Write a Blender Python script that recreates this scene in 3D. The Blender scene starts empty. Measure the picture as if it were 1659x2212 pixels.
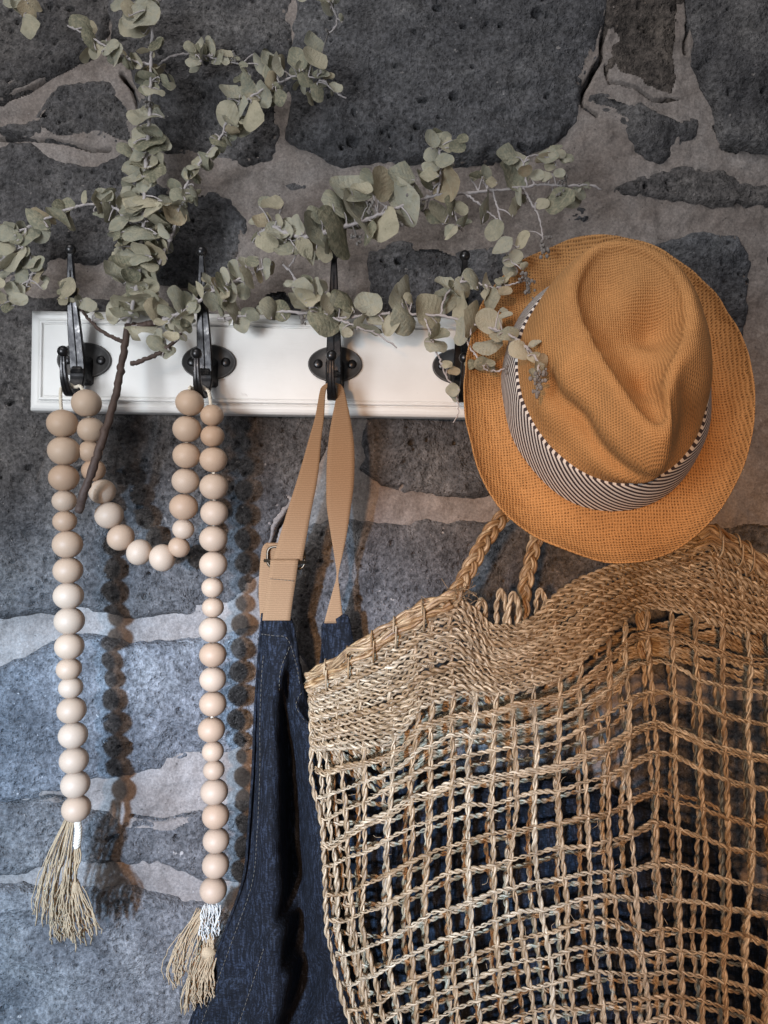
import bpy, math, random
import numpy as np
from mathutils import Vector, Matrix

sc = bpy.context.scene
C = sc.collection
rng = np.random.default_rng(7)
random.seed(7)

# ------------------------------------------------------------------ camera
CAMY = -0.682
cam_d = bpy.data.cameras.new('camera')
cam = bpy.data.objects.new('camera', cam_d); C.objects.link(cam)
cam.location = (0, CAMY, 0); cam.rotation_euler = (math.pi/2, 0, 0)
cam_d.sensor_fit = 'VERTICAL'; cam_d.sensor_height = 36; cam_d.lens = 26
cam_d.clip_start = 0.01; cam_d.clip_end = 50
sc.camera = cam

# ------------------------------------------------------------------ light
world = bpy.data.worlds.new('World'); sc.world = world; world.use_nodes = True
bg = world.node_tree.nodes['Background']
bg.inputs[0].default_value = (0.86, 0.90, 1.0, 1); bg.inputs[1].default_value = 0.13

def lamp(name, kind, loc, target, power, col, **kw):
    d = bpy.data.lights.new(name, kind); d.energy = power; d.color = col
    for k, v in kw.items(): setattr(d, k, v)
    o = bpy.data.objects.new(name, d); C.objects.link(o)
    o.location = loc
    o.rotation_euler = (Vector(target)-Vector(loc)).to_track_quat('-Z', 'Y').to_euler()
    return o
# the cool and the warm room lamp, both behind the photographer and a little to the left; soft light from the ceiling and an added fill
lamp('cool_lamp', 'SPOT', (-0.80, -2.20, 0.06), (-0.17, 0.0, -0.37), 400, (0.44, 0.69, 1.0),
     shadow_soft_size=0.045, spot_size=math.radians(21.5), spot_blend=0.62)
lamp('warm_lamp', 'SPOT', (-0.50, -2.25, 0.08), (0.16, 0.0, -0.31), 132, (1.0, 0.53, 0.23),
     shadow_soft_size=0.07, spot_size=math.radians(28), spot_blend=0.95)
lamp('ceiling_lamp', 'AREA', (-0.35, -0.95, 1.25), (0.0, 0.0, 0.0), 7.4, (1.0, 0.96, 0.93), shape='RECTANGLE', size=0.9, size_y=0.7)
lamp('board_fill', 'AREA', (-0.55, -0.95, 0.02), (-0.12, 0.0, 0.10), 1.25, (0.90, 0.95, 1.0), shape='RECTANGLE', size=0.34, size_y=0.34, spread=math.radians(74))  # added fill light, spread narrowed to brighten the board and hat

sc.view_settings.view_transform = 'Standard'
sc.view_settings.look = 'None'
sc.view_settings.exposure = 0.25
sc.view_settings.gamma = 1.0
sc.cycles.max_bounces = 6
sc.cycles.use_denoising = True

# ------------------------------------------------------------------ helpers
KPX = 2*18/26/2212            # metres per picture unit and metre of distance (picture 1659 x 2212 units)
def P(px, py, y):
    s = (y-CAMY)*KPX
    return np.array([(px-829.5)*s, y, (1106-py)*s])
def PP(a):                    # array of (px,py,y)
    a = np.asarray(a, float); s = (a[:, 2]-CAMY)*KPX
    return np.stack([(a[:, 0]-829.5)*s, a[:, 2], (1106-a[:, 1])*s], 1)
def S(y): return (y-CAMY)*KPX

def mesh_np(name, verts, quads=None, tris=None, smooth=True, uv=None):
    me = bpy.data.meshes.new(name)
    v = np.ascontiguousarray(verts, dtype=np.float32)
    me.vertices.add(len(v)); me.vertices.foreach_set('co', v.ravel())
    nq = 0 if quads is None else len(quads); nt = 0 if tris is None else len(tris)
    loops = np.concatenate([np.asarray(quads, np.int32).ravel() if nq else np.zeros(0, np.int32),
                            np.asarray(tris, np.int32).ravel() if nt else np.zeros(0, np.int32)])
    me.loops.add(len(loops)); me.loops.foreach_set('vertex_index', loops)
    st = np.concatenate([np.arange(nq)*4, nq*4+np.arange(nt)*3]).astype(np.int32)
    me.polygons.add(nq+nt); me.polygons.foreach_set('loop_start', st)
    me.update(calc_edges=True)
    me.polygons.foreach_set('use_smooth', np.full(nq+nt, smooth, bool))
    if uv is not None:
        l = me.uv_layers.new(name='UVMap')
        l.data.foreach_set('uv', np.asarray(uv, np.float32)[loops].ravel())
    me.validate()
    return me
def link(name, me, mat, parent=None):
    if mat is not None and len(me.materials) == 0: me.materials.append(mat)
    o = bpy.data.objects.new(name, me); C.objects.link(o)
    if parent is not None: o.parent = parent
    return o
def thing(name, label, cat, loc=(0, 0, 0), group=None):
    o = bpy.data.objects.new(name, None); C.objects.link(o); o.location = loc
    o.empty_display_size = 0.02
    o['label'] = label; o['category'] = cat
    if group: o['group'] = group
    return o
def part(name, geo, mat, parent, smooth=True):
    """geo = (verts world, quads, tris[, uv]) -> child mesh of parent (an object at parent.location with no rotation)"""
    v = np.asarray(geo[0])-np.array(parent.location) if parent is not None else geo[0]
    if parent is not None and parent.parent is not None: v = v-np.array(parent.parent.location)
    return link(name, mesh_np(name, v, geo[1], geo[2], smooth, geo[3] if len(geo) > 3 else None), mat, parent)
def join(geos):
    vs, qs, ts, us = [], [], [], []; n = 0; hasuv = all(len(g) > 3 for g in geos)
    for g in geos:
        vs.append(g[0])
        if g[1] is not None and len(g[1]): qs.append(np.asarray(g[1])+n)
        if g[2] is not None and len(g[2]): ts.append(np.asarray(g[2])+n)
        if hasuv: us.append(g[3])
        n += len(g[0])
    r = [np.concatenate(vs), np.concatenate(qs) if qs else None, np.concatenate(ts) if ts else None]
    if hasuv: r.append(np.concatenate(us))
    return tuple(r)

def resample(pts, n):
    """smooth Catmull-Rom through pts, n samples evenly spaced"""
    p = np.asarray(pts, float)
    if len(p) > 2:
        q = np.vstack([2*p[0]-p[1], p, 2*p[-1]-p[-2]])
        out = []
        for i in range(len(p)-1):
            t = np.linspace(0, 1, 16, endpoint=False)[:, None]
            a, b, c, d = q[i], q[i+1], q[i+2], q[i+3]
            out.append(0.5*((2*b)+(c-a)*t+(2*a-5*b+4*c-d)*t**2+(3*b-a-3*c+d)*t**3))
        p = np.vstack(out+[p[-1:]])
    L = np.r_[0, np.cumsum(np.linalg.norm(np.diff(p, axis=0), axis=1))]
    s = np.linspace(0, L[-1], n)
    return np.stack([np.interp(s, L, p[:, k]) for k in range(p.shape[1])], 1)
def frames(p):
    T = np.gradient(p, axis=0); T /= np.linalg.norm(T, axis=1)[:, None]+1e-12
    N = np.zeros_like(T)
    a = np.array([0, 1.0, 0]) if abs(T[0, 1]) < .9 else np.array([1.0, 0, 0])
    n = a-T[0]*np.dot(a, T[0]); n /= np.linalg.norm(n)
    for i in range(len(p)):
        n = n-T[i]*np.dot(n, T[i]); n /= np.linalg.norm(n)+1e-12; N[i] = n
    return T, N, np.cross(T, N)
def tube(p, r, sides=6, caps=True, ell=1.0, uvlen=False):
    p = np.asarray(p, float); n = len(p)
    r = np.full(n, r) if np.isscalar(r) else np.asarray(r)
    T, N, B = frames(p)
    a = np.linspace(0, 2*math.pi, sides, endpoint=False)
    v = p[:, None, :]+r[:, None, None]*(np.cos(a)[None, :, None]*N[:, None, :]+ell*np.sin(a)[None, :, None]*B[:, None, :])
    v = v.reshape(-1, 3)
    i = np.arange(n-1)[:, None]*sides; j = np.arange(sides)[None, :]; k = (j+1) % sides
    q = np.stack([i+j, i+k, i+sides+k, i+sides+j], -1).reshape(-1, 4)
    t = None
    if caps:
        v = np.vstack([v, p[:1], p[-1:]]); c0, c1 = n*sides, n*sides+1
        jj = np.arange(sides); kk = (jj+1) % sides
        t = np.vstack([np.stack([kk, jj, np.full(sides, c0)], 1), np.stack([(n-1)*sides+jj, (n-1)*sides+kk, np.full(sides, c1)], 1)])
    if not uvlen: return (v, q, t)
    L = np.r_[0, np.cumsum(np.linalg.norm(np.diff(p, axis=0), axis=1))]
    uv = np.stack([np.repeat(L, sides), np.tile(np.arange(sides)/sides, n)], 1)
    if caps: uv = np.vstack([uv, [[0, 0]], [[L[-1], 0]]])
    return (v, q, t, uv)
def plies(p, off, rad, pitch, n=2, sides=5, phase=0.0, ell=1.0, rvar=0.0, wob=0.0):
    """n strands twisted round the centre line p"""
    T, N, B = frames(p)
    L = np.r_[0, np.cumsum(np.linalg.norm(np.diff(p, axis=0), axis=1))]
    out = []
    for k in range(n):
        a = 2*math.pi*(L/pitch)+phase+2*math.pi*k/n
        if wob: a = a+wob*np.sin(L*37+phase*3)
        o = off*(np.cos(a)[:, None]*N+np.sin(a)[:, None]*B)
        r = rad*(1+rvar*np.sin(L*90+phase*5+k)+rvar*np.sin(L*41+phase*9+k*2))
        out.append(tube(p+o, r, sides, True, ell, True))
    return join(out)

# lattice noise --------------------------------------------------------
def vnoise(x, z, wl, seed):
    g = np.random.default_rng(seed).random((256, 256))
    u = x/wl+100; w = z/wl+100
    i = np.floor(u).astype(int); j = np.floor(w).astype(int)
    f = u-i; g2 = w-j; f = f*f*f*(f*(f*6-15)+10); g2 = g2*g2*g2*(g2*(g2*6-15)+10)
    a = g[i % 256, j % 256]; b = g[(i+1) % 256, j % 256]; c = g[i % 256, (j+1) % 256]; d = g[(i+1) % 256, (j+1) % 256]
    return (a*(1-f)+b*f)*(1-g2)+(c*(1-f)+d*f)*g2-0.5
def fbm(x, z, wl, seed, oct=3, gain=.5):
    r = 0; a = 1
    for k in range(oct):
        r = r+a*vnoise(x, z, wl/2**k, seed+k*13); a *= gain
    return r

# ------------------------------------------------------------------ materials
def mat(name):
    m = bpy.data.materials.new(name); m.use_nodes = True
    nt = m.node_tree; b = nt.nodes['Principled BSDF']
    return m, nt, b
def N(nt, t, **kw):
    n = nt.nodes.new(t)
    for k, v in kw.items():
        if k in n.inputs.keys() if isinstance(k, str) else False: n.inputs[k].default_value = v
        else: setattr(n, k, v)
    return n
def L(nt, a, b): nt.links.new(a, b)
def ramp(nt, fac, stops, interp='LINEAR'):
    r = nt.nodes.new('ShaderNodeValToRGB'); r.color_ramp.interpolation = interp
    e = r.color_ramp.elements
    while len(e) < len(stops): e.new(0.5)
    for el, (p, c) in zip(e, stops):
        el.position = p; el.color = (*c, 1) if len(c) == 3 else c
    L(nt, fac, r.inputs[0]); return r.outputs[0]
def g(v): return (v, v, v)
def noise(nt, co, scale, detail=3, rough=.55, dist=0.0):
    n = nt.nodes.new('ShaderNodeTexNoise'); n.inputs['Scale'].default_value = scale
    n.inputs['Detail'].default_value = detail; n.inputs['Roughness'].default_value = rough; n.inputs['Distortion'].default_value = dist
    L(nt, co, n.inputs['Vector']); return n.outputs['Fac']
def mixc(nt, f, a, b, mode='MIX'):
    m = nt.nodes.new('ShaderNodeMix'); m.data_type = 'RGBA'; m.blend_type = mode
    for s, v in ((m.inputs[0], f), (m.inputs[6], a), (m.inputs[7], b)):
        if isinstance(v, (int, float)): s.default_value = v
        elif isinstance(v, tuple): s.default_value = (*v, 1) if len(v) == 3 else v
        else: L(nt, v, s)
    return m.outputs[2]
def math_(nt, op, a, b=None, c=None):
    m = nt.nodes.new('ShaderNodeMath'); m.operation = op
    for s, v in zip(m.inputs, (a, b, c)):
        if v is None: continue
        if isinstance(v, (int, float)): s.default_value = v
        else: L(nt, v, s)
    return m.outputs[0]
def bump(nt, h, b, strength=.5, dist=.001, prev=None):
    n = nt.nodes.new('ShaderNodeBump'); n.inputs['Strength'].default_value = strength; n.inputs['Distance'].default_value = dist
    L(nt, h, n.inputs['Height'])
    if prev is not None: L(nt, prev, n.inputs['Normal'])
    if b is not None: L(nt, n.outputs[0], b.inputs['Normal'])
    return n.outputs[0]
def obco(nt): return nt.nodes.new('ShaderNodeTexCoord').outputs['Object']
def uvco(nt): return nt.nodes.new('ShaderNodeTexCoord').outputs['UV']
def rnd(nt): return nt.nodes.new('ShaderNodeObjectInfo').outputs['Random']
def hsv(nt, col, h=.5, s=1., v=1.):
    n = nt.nodes.new('ShaderNodeHueSaturation')
    for k, x in (('Hue', h), ('Saturation', s), ('Value', v)):
        if isinstance(x, (int, float)): n.inputs[k].default_value = x
        else: L(nt, x, n.inputs[k])
    L(nt, col, n.inputs['Color']); return n.outputs[0]
def remap(nt, v, a, b):
    n = nt.nodes.new('ShaderNodeMapRange'); n.inputs[3].default_value = a; n.inputs[4].default_value = b
    L(nt, v, n.inputs[0]); return n.outputs[0]

def m_stone():
    m, nt, b = mat('basalt_stone'); co = obco(nt)
    big = noise(nt, co, 14, 4, .6); fine = noise(nt, co, 260, 4, .7); mid = noise(nt, co, 70, 3, .6)
    c = ramp(nt, big, [(0.30, (.050, .049, .052)), (0.50, (.088, .085, .088)), (0.70, (.145, .139, .138))])
    c = mixc(nt, 0.8, c, ramp(nt, fine, [(0.30, g(.10)), (0.5, g(.5)), (0.70, g(.95))]), 'OVERLAY')
    c = mixc(nt, 0.5, c, ramp(nt, mid, [(0.3, g(.22)), (0.7, g(.78))]), 'OVERLAY')
    # rusty patches and pale mineral flecks
    rust = ramp(nt, noise(nt, co, 9, 5, .65, .6), [(0.66, g(0)), (0.78, g(1))])
    c = mixc(nt, math_(nt, 'MULTIPLY', rust, .45), c, (.145, .100, .070))
    fl = noise(nt, co, 120, 2, .5)
    fl2 = noise(nt, co, 330, 1, .5)
    fl = math_(nt, 'MAXIMUM', ramp(nt, fl, [(0.735, g(0)), (0.77, g(1))]), ramp(nt, fl2, [(0.74, g(0)), (0.80, g(.8))]))
    c = mixc(nt, math_(nt, 'MULTIPLY', fl, .55), c, (.42, .38, .36))
    c = hsv(nt, c, .5, 1.0, remap(nt, rnd(nt), .88, 1.14))
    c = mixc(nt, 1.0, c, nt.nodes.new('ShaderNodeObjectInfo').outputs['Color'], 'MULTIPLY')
    L(nt, c, b.inputs['Base Color']); b.inputs['Roughness'].default_value = .88
    b.inputs['Specular IOR Level'].default_value = .35
    v = nt.nodes.new('ShaderNodeTexVoronoi'); v.inputs['Scale'].default_value = 330; L(nt, co, v.inputs['Vector'])
    pits = ramp(nt, v.outputs['Distance'], [(0.0, g(0)), (0.45, g(1))])
    h = math_(nt, 'ADD', math_(nt, 'MULTIPLY', fine, 1.6), math_(nt, 'MULTIPLY', pits, .55))
    bump(nt, h, b, 1.0, .0024)
    return m
def m_mortar():
    m, nt, b = mat('mortar'); co = obco(nt)
    c = ramp(nt, noise(nt, co, 16, 5, .68, .4), [(0.28, (.152, .124, .110)), (0.48, (.222, .190, .172)), (0.62, (.258, .227, .210)), (0.78, (.32, .29, .275))])
    grain = noise(nt, co, 420, 3, .75)
    c = mixc(nt, .38, c, ramp(nt, grain, [(0.32, g(.15)), (0.5, g(.5)), (0.68, g(.88))]), 'OVERLAY')
    c = mixc(nt, .28, c, ramp(nt, noise(nt, co, 75, 4, .65), [(0.3, g(.25)), (0.7, g(.75))]), 'OVERLAY')
    # dark sand grains and a few pale crumbs
    c = mixc(nt, ramp(nt, noise(nt, co, 260, 1, .5), [(0.72, g(0)), (0.78, g(.6))]), c, (.045, .04, .038))
    c = mixc(nt, ramp(nt, noise(nt, co, 190, 1, .5), [(0.74, g(0)), (0.79, g(.6))]), c, (.36, .33, .31))
    L(nt, c, b.inputs['Base Color']); b.inputs['Roughness'].default_value = .93
    b.inputs['Specular IOR Level'].default_value = .2
    h = math_(nt, 'ADD', grain, math_(nt, 'MULTIPLY', noise(nt, co, 110, 4, .65), 1.6))
    bump(nt, h, b, .6, .0016)
    return m
def m_paint():
    m, nt, b = mat('white_paint'); co = obco(nt)
    c = mixc(nt, ramp(nt, noise(nt, co, 40, 4, .6), [(.45, g(0)), (.8, g(.35))]), (.80, .79, .77), (.68, .66, .63))
    mp = nt.nodes.new('ShaderNodeMapping'); mp.inputs['Scale'].default_value = (.12, 1, 1); L(nt, co, mp.inputs[0])
    brush = noise(nt, mp.outputs[0], 420, 3, .6)
    c = mixc(nt, ramp(nt, noise(nt, co, 95, 3, .7, .8), [(.70, g(0)), (.80, g(.5))]), c, (.40, .37, .34))
    L(nt, c, b.inputs['Base Color']); b.inputs['Roughness'].default_value = .42
    bump(nt, brush, b, .16, .0008)
    return m
def m_metal():
    m, nt, b = mat('dark_iron'); co = obco(nt)
    n = noise(nt, co, 130, 4, .65)
    c = ramp(nt, n, [(.35, (.022, .022, .024)), (.6, (.052, .051, .053)), (.74, (.17, .16, .155))])
    L(nt, c, b.inputs['Base Color']); b.inputs['Metallic'].default_value = .85
    L(nt, ramp(nt, n, [(.3, g(.42)), (.7, g(.26))]), b.inputs['Roughness'])
    bump(nt, n, b, .25, .0006)
    return m
def m_bead():
    m, nt, b = mat('raw_beech_wood'); co = obco(nt); r = rnd(nt)
    mp = nt.nodes.new('ShaderNodeMapping'); mp.inputs['Scale'].default_value = (1, 1, .14); L(nt, co, mp.inputs[0])
    L(nt, remap(nt, r, 0, 40), mp.inputs['Location'])
    grain = noise(nt, mp.outputs[0], 620, 3, .6, .4)
    w = nt.nodes.new('ShaderNodeTexWave'); w.wave_type = 'RINGS'; w.inputs['Scale'].default_value = 55; w.inputs['Distortion'].default_value = 3
    w.inputs['Detail'].default_value = 2; L(nt, mp.outputs[0], w.inputs['Vector'])
    c = ramp(nt, r, [(0, (.40, .268, .180)), (.3, (.475, .345, .248)), (.65, (.475, .365, .277)), (1, (.425, .305, .217))])
    c = mixc(nt, .55, c, ramp(nt, grain, [(.3, g(.30)), (.7, g(.64))]), 'OVERLAY')
    c = mixc(nt, .30, c, ramp(nt, w.outputs['Fac'], [(0, g(.35)), (1, g(.6))]), 'OVERLAY')
    L(nt, c, b.inputs['Base Color']); b.inputs['Roughness'].default_value = .52
    b.inputs['Specular IOR Level'].default_value = .35
    return m
def m_simple(name, col, rough=.7, nscale=200, var=.25, spec=.3, bumps=.2, bd=.0005, sheen=0):
    m, nt, b = mat(name); co = obco(nt)
    c = mixc(nt, noise(nt, co, nscale, 4, .65), tuple(x*(1-var) for x in col), tuple(min(1, x*(1+var)) for x in col))
    L(nt, c, b.inputs['Base Color']); b.inputs['Roughness'].default_value = rough
    b.inputs['Specular IOR Level'].default_value = spec
    if bumps: bump(nt, noise(nt, co, nscale*1.3, 3), b, bumps, bd)
    if sheen: b.inputs['Sheen Weight'].default_value = sheen
    return m
def m_leaf():
    m, nt, b = mat('dried_eucalyptus_leaf'); co = obco(nt); r = rnd(nt)
    sh = nt.nodes.new('ShaderNodeVectorMath'); sh.operation = 'ADD'; L(nt, co, sh.inputs[0])
    cx = nt.nodes.new('ShaderNodeCombineXYZ'); L(nt, math_(nt, 'MULTIPLY', r, 50.), cx.inputs[2]); L(nt, cx.outputs[0], sh.inputs[1])
    v = sh.outputs[0]
    c = ramp(nt, r, [(0, (.155, .155, .105)), (.15, (.24, .243, .182)), (.35, (.35, .35, .285)), (.55, (.425, .41, .33)), (.72, (.46, .415, .30)), (.86, (.27, .285, .23)), (1, (.40, .31, .20))])
    mott = noise(nt, v, 3.2, 4, .65)
    c = mixc(nt, ramp(nt, mott, [(.42, g(0)), (.68, g(.55))]), c, (.55, .48, .34))
    c = mixc(nt, ramp(nt, noise(nt, v, 1.6, 3, .6), [(.52, g(0)), (.75, g(.5))]), c, (.13, .14, .095))
    sp = noise(nt, v, 11, 2, .5)
    c = mixc(nt, ramp(nt, sp, [(.68, g(0)), (.76, g(.5))]), c, (.10, .075, .05))
    # vein: pale middle line and side veins
    sx = nt.nodes.new('ShaderNodeSeparateXYZ'); L(nt, co, sx.inputs[0])
    ay = math_(nt, 'ABSOLUTE', sx.outputs[1])
    vein = ramp(nt, ay, [(0, g(.45)), (.035, g(0))])
    side = math_(nt, 'SINE', math_(nt, 'MULTIPLY', math_(nt, 'SUBTRACT', sx.outputs[0], math_(nt, 'MULTIPLY', ay, .8)), 22.))
    c = mixc(nt, vein, c, (.46, .42, .31))
    c = mixc(nt, math_(nt, 'MULTIPLY', ramp(nt, side, [(.86, g(0)), (1, g(1))]), .18), c, (.46, .42, .31))
    L(nt, c, b.inputs['Base Color']); b.inputs['Roughness'].default_value = .78
    b.inputs['Specular IOR Level'].default_value = .25
    n1 = bump(nt, noise(nt, v, 9, 4, .65), None, .35, .06)
    bump(nt, side, b, .10, .03, n1)
    # thin leaf lets a little light through
    out = nt.nodes['Material Output']; tr = nt.nodes.new('ShaderNodeBsdfTranslucent'); L(nt, c, tr.inputs[0])
    mx = nt.nodes.new('ShaderNodeMixShader'); mx.inputs[0].default_value = .16
    L(nt, b.outputs[0], mx.inputs[1]); L(nt, tr.outputs[0], mx.inputs[2]); L(nt, mx.outputs[0], out.inputs[0])
    return m
def m_grass(name, lo, mid, hi):
    m, nt, b = mat(name); uv = uvco(nt); r = rnd(nt)
    mp = nt.nodes.new('ShaderNodeMapping'); L(nt, uv, mp.inputs[0]); L(nt, remap(nt, r, 0, 30), mp.inputs['Location'])
    mp.inputs['Scale'].default_value = (55, 4, 1)
    n1 = noise(nt, mp.outputs[0], 2.0, 3, .6)
    mp2 = nt.nodes.new('ShaderNodeMapping'); L(nt, uv, mp2.inputs[0]); mp2.inputs['Scale'].default_value = (90, 14, 1); L(nt, remap(nt, r, 0, 30), mp2.inputs['Location'])
    n2 = noise(nt, mp2.outputs[0], 2.0, 2, .6)
    c = ramp(nt, n1, [(.32, lo), (.5, mid), (.66, hi)])
    c = mixc(nt, .45, c, ramp(nt, n2, [(.3, g(.25)), (.7, g(.75))]), 'OVERLAY')
    c = hsv(nt, c, remap(nt, r, .492, .506), remap(nt, r, 1.1, .78), remap(nt, r, .78, 1.16))
    L(nt, c, b.inputs['Base Color']); b.inputs['Roughness'].default_value = .46
    b.inputs['Specular IOR Level'].default_value = .45
    bump(nt, n2, b, .35, .0006)
    return m
def weave_fac(nt, co, pitch, sx=1.0):
    """0..1 plain weave: height of the over thread and darkness of the holes"""
    k = 2*math.pi/pitch
    s = nt.nodes.new('ShaderNodeSeparateXYZ'); L(nt, co, s.inputs[0])
    wob = math_(nt, 'MULTIPLY', math_(nt, 'SUBTRACT', noise(nt, co, 120, 2), .5), pitch*1.1)
    wob2 = math_(nt, 'MULTIPLY', math_(nt, 'SUBTRACT', noise(nt, co, 95, 2), .5), pitch*1.1)
    a = math_(nt, 'SINE', math_(nt, 'MULTIPLY', math_(nt, 'ADD', s.outputs[0], wob), k))
    b = math_(nt, 'SINE', math_(nt, 'MULTIPLY', math_(nt, 'ADD', s.outputs[1], wob2), k*sx))
    return a, b
def m_straw(name, col, dark, pitch, hole, strength):
    m, nt, b = mat(name); co = obco(nt)
    a, c2 = weave_fac(nt, co, pitch)
    h = math_(nt, 'MULTIPLY', math_(nt, 'ADD', a, 1.0), math_(nt, 'ADD', c2, 1.0))      # 0..4, peaks = gaps between threads
    hole_f = ramp(nt, math_(nt, 'MULTIPLY', h, .25), [(hole, g(0)), (min(.98, hole+.28), g(1))])
    hole_f = math_(nt, 'MULTIPLY', hole_f, ramp(nt, noise(nt, co, 260, 2, .5), [(.38, g(.25)), (.6, g(1))]))
    fib = noise(nt, co, 900, 3, .6)
    big = noise(nt, co, 26, 3, .6)
    c = mixc(nt, big, tuple(x*.68 for x in col), tuple(min(1, x*1.2) for x in col))
    c = mixc(nt, .45, c, ramp(nt, fib, [(.3, g(.3)), (.7, g(.7))]), 'OVERLAY')
    c = mixc(nt, math_(nt, 'MULTIPLY', hole_f, strength), c, dark)
    L(nt, c, b.inputs['Base Color']); b.inputs['Roughness'].default_value = .72
    b.inputs['Specular IOR Level'].default_value = .3
    hh = math_(nt, 'SUBTRACT', math_(nt, 'MULTIPLY', fib, .5), math_(nt, 'MULTIPLY', h, .5))
    bump(nt, hh, b, .55, .0009)
    return m
def m_ribbon():
    m, nt, b = mat('striped_ribbon'); uv = uvco(nt)
    s = nt.nodes.new('ShaderNodeSeparateXYZ'); L(nt, uv, s.inputs[0])
    wob = math_(nt, 'MULTIPLY', noise(nt, uv, 120, 2), .0012)
    t = math_(nt, 'ADD', math_(nt, 'ADD', s.outputs[0], math_(nt, 'MULTIPLY', s.outputs[1], 1.5)), wob)
    w = math_(nt, 'SINE', math_(nt, 'MULTIPLY', t, 2*math.pi/.0066))
    c = ramp(nt, math_(nt, 'MULTIPLY_ADD', w, .5, .5), [(.46, (.030, .020, .024)), (.64, (.62, .58, .54))])
    c = mixc(nt, .25, c, ramp(nt, noise(nt, uv, 1200, 2), [(.3, g(.3)), (.7, g(.7))]), 'OVERLAY')
    L(nt, c, b.inputs['Base Color']); b.inputs['Roughness'].default_value = .8
    bump(nt, w, b, .25, .0006)
    return m
def m_denim():
    m, nt, b = mat('dark_denim'); co = obco(nt)
    mp = nt.nodes.new('ShaderNodeMapping'); mp.inputs['Scale'].default_value = (1, 1, .16); mp.inputs['Rotation'].default_value = (0, .12, 0); L(nt, co, mp.inputs[0])
    slub = noise(nt, mp.outputs[0], 520, 3, .65)
    mp2 = nt.nodes.new('ShaderNodeMapping'); mp2.inputs['Scale'].default_value = (.3, 1, 1); mp2.inputs['Rotation'].default_value = (0, .9, 0); L(nt, co, mp2.inputs[0])
    tw = noise(nt, mp2.outputs[0], 900, 2, .5)
    c = ramp(nt, math_(nt, 'ADD', math_(nt, 'MULTIPLY', slub, .65), math_(nt, 'MULTIPLY', tw, .35)), [(.34, (.0008, .0011, .0023)), (.5, (.0027, .0038, .0072)), (.64, (.020, .027, .044))])
    wear = noise(nt, co, 28, 3)
    c = hsv(nt, c, .5, .95, remap(nt, wear, .6, 1.45))
    L(nt, c, b.inputs['Base Color']); b.inputs['Roughness'].default_value = .85
    b.inputs['Specular IOR Level'].default_value = .22
    bump(nt, math_(nt, 'ADD', slub, tw), b, .45, .0007)
    return m
def m_webbing():
    m, nt, b = mat('tan_webbing'); uv = uvco(nt)
    s = nt.nodes.new('ShaderNodeSeparateXYZ'); L(nt, uv, s.inputs[0])
    w = math_(nt, 'SINE', math_(nt, 'MULTIPLY', s.outputs[1], 2*math.pi/.0019))
    e = math_(nt, 'SINE', math_(nt, 'MULTIPLY', s.outputs[0], 2*math.pi/.0014))
    c = mixc(nt, math_(nt, 'MULTIPLY_ADD', w, .5, .5), (.225, .132, .070), (.275, .166, .092))
    c = mixc(nt, .25, c, ramp(nt, noise(nt, uv, 900, 2), [(.3, g(.3)), (.7, g(.7))]), 'OVERLAY')
    L(nt, c, b.inputs['Base Color']); b.inputs['Roughness'].default_value = .8
    b.inputs['Specular IOR Level'].default_value = .2
    bump(nt, math_(nt, 'MULTIPLY_ADD', e, .3, w), b, .22, .0005)
    return m

M = dict(stone=m_stone(), mortar=m_mortar(), paint=m_paint(), metal=m_metal(), bead=m_bead(), leaf=m_leaf(),
         cord=m_simple('cotton_cord', (.66, .60, .50), .85, 500, .18),
         white=m_simple('white_thread', (.52, .50, .46), .85, 600, .2),
         jute=m_simple('jute_yarn', (.36, .265, .165), .85, 200, .45),
         bark=m_simple('brown_bark', (.060, .038, .030), .65, 160, .5, .4, .6, .0012),
         twig=m_simple('pale_twig', (.40, .365, .36), .75, 240, .3, .3, .4, .0006),
         bud=m_simple('grey_bud', (.19, .175, .165), .8, 300, .4, .2, .5, .001),
         grass=m_grass('seagrass', (.085, .050, .023), (.265, .180, .096), (.56, .43, .275)),
         straw=m_grass('seagrass_rim', (.115, .060, .026), (.275, .170, .080), (.50, .365, .205)),
         brim=m_straw('straw_brim', (.48, .245, .090), (.070, .028, .008), .0022, .42, .85),
         crown=m_straw('straw_crown', (.475, .245, .092), (.22, .095, .028), .0015, .55, .35),
         ribbon=m_ribbon(), denim=m_denim(), web=m_webbing(),
         brass=m_simple('dark_brass', (.10, .082, .06), .38, 300, .3, .6, .1),
         stitch=m_simple('ecru_stitch', (.125, .110, .088), .8, 300, .3))
M['plate'] = m_simple('worn_iron', (.09, .087, .086), .5, 180, .35, .5, .3, .0005); M['plate'].node_tree.nodes['Principled BSDF'].inputs['Metallic'].default_value = .45
M['brass'].node_tree.nodes['Principled BSDF'].inputs['Metallic'].default_value = .9

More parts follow.
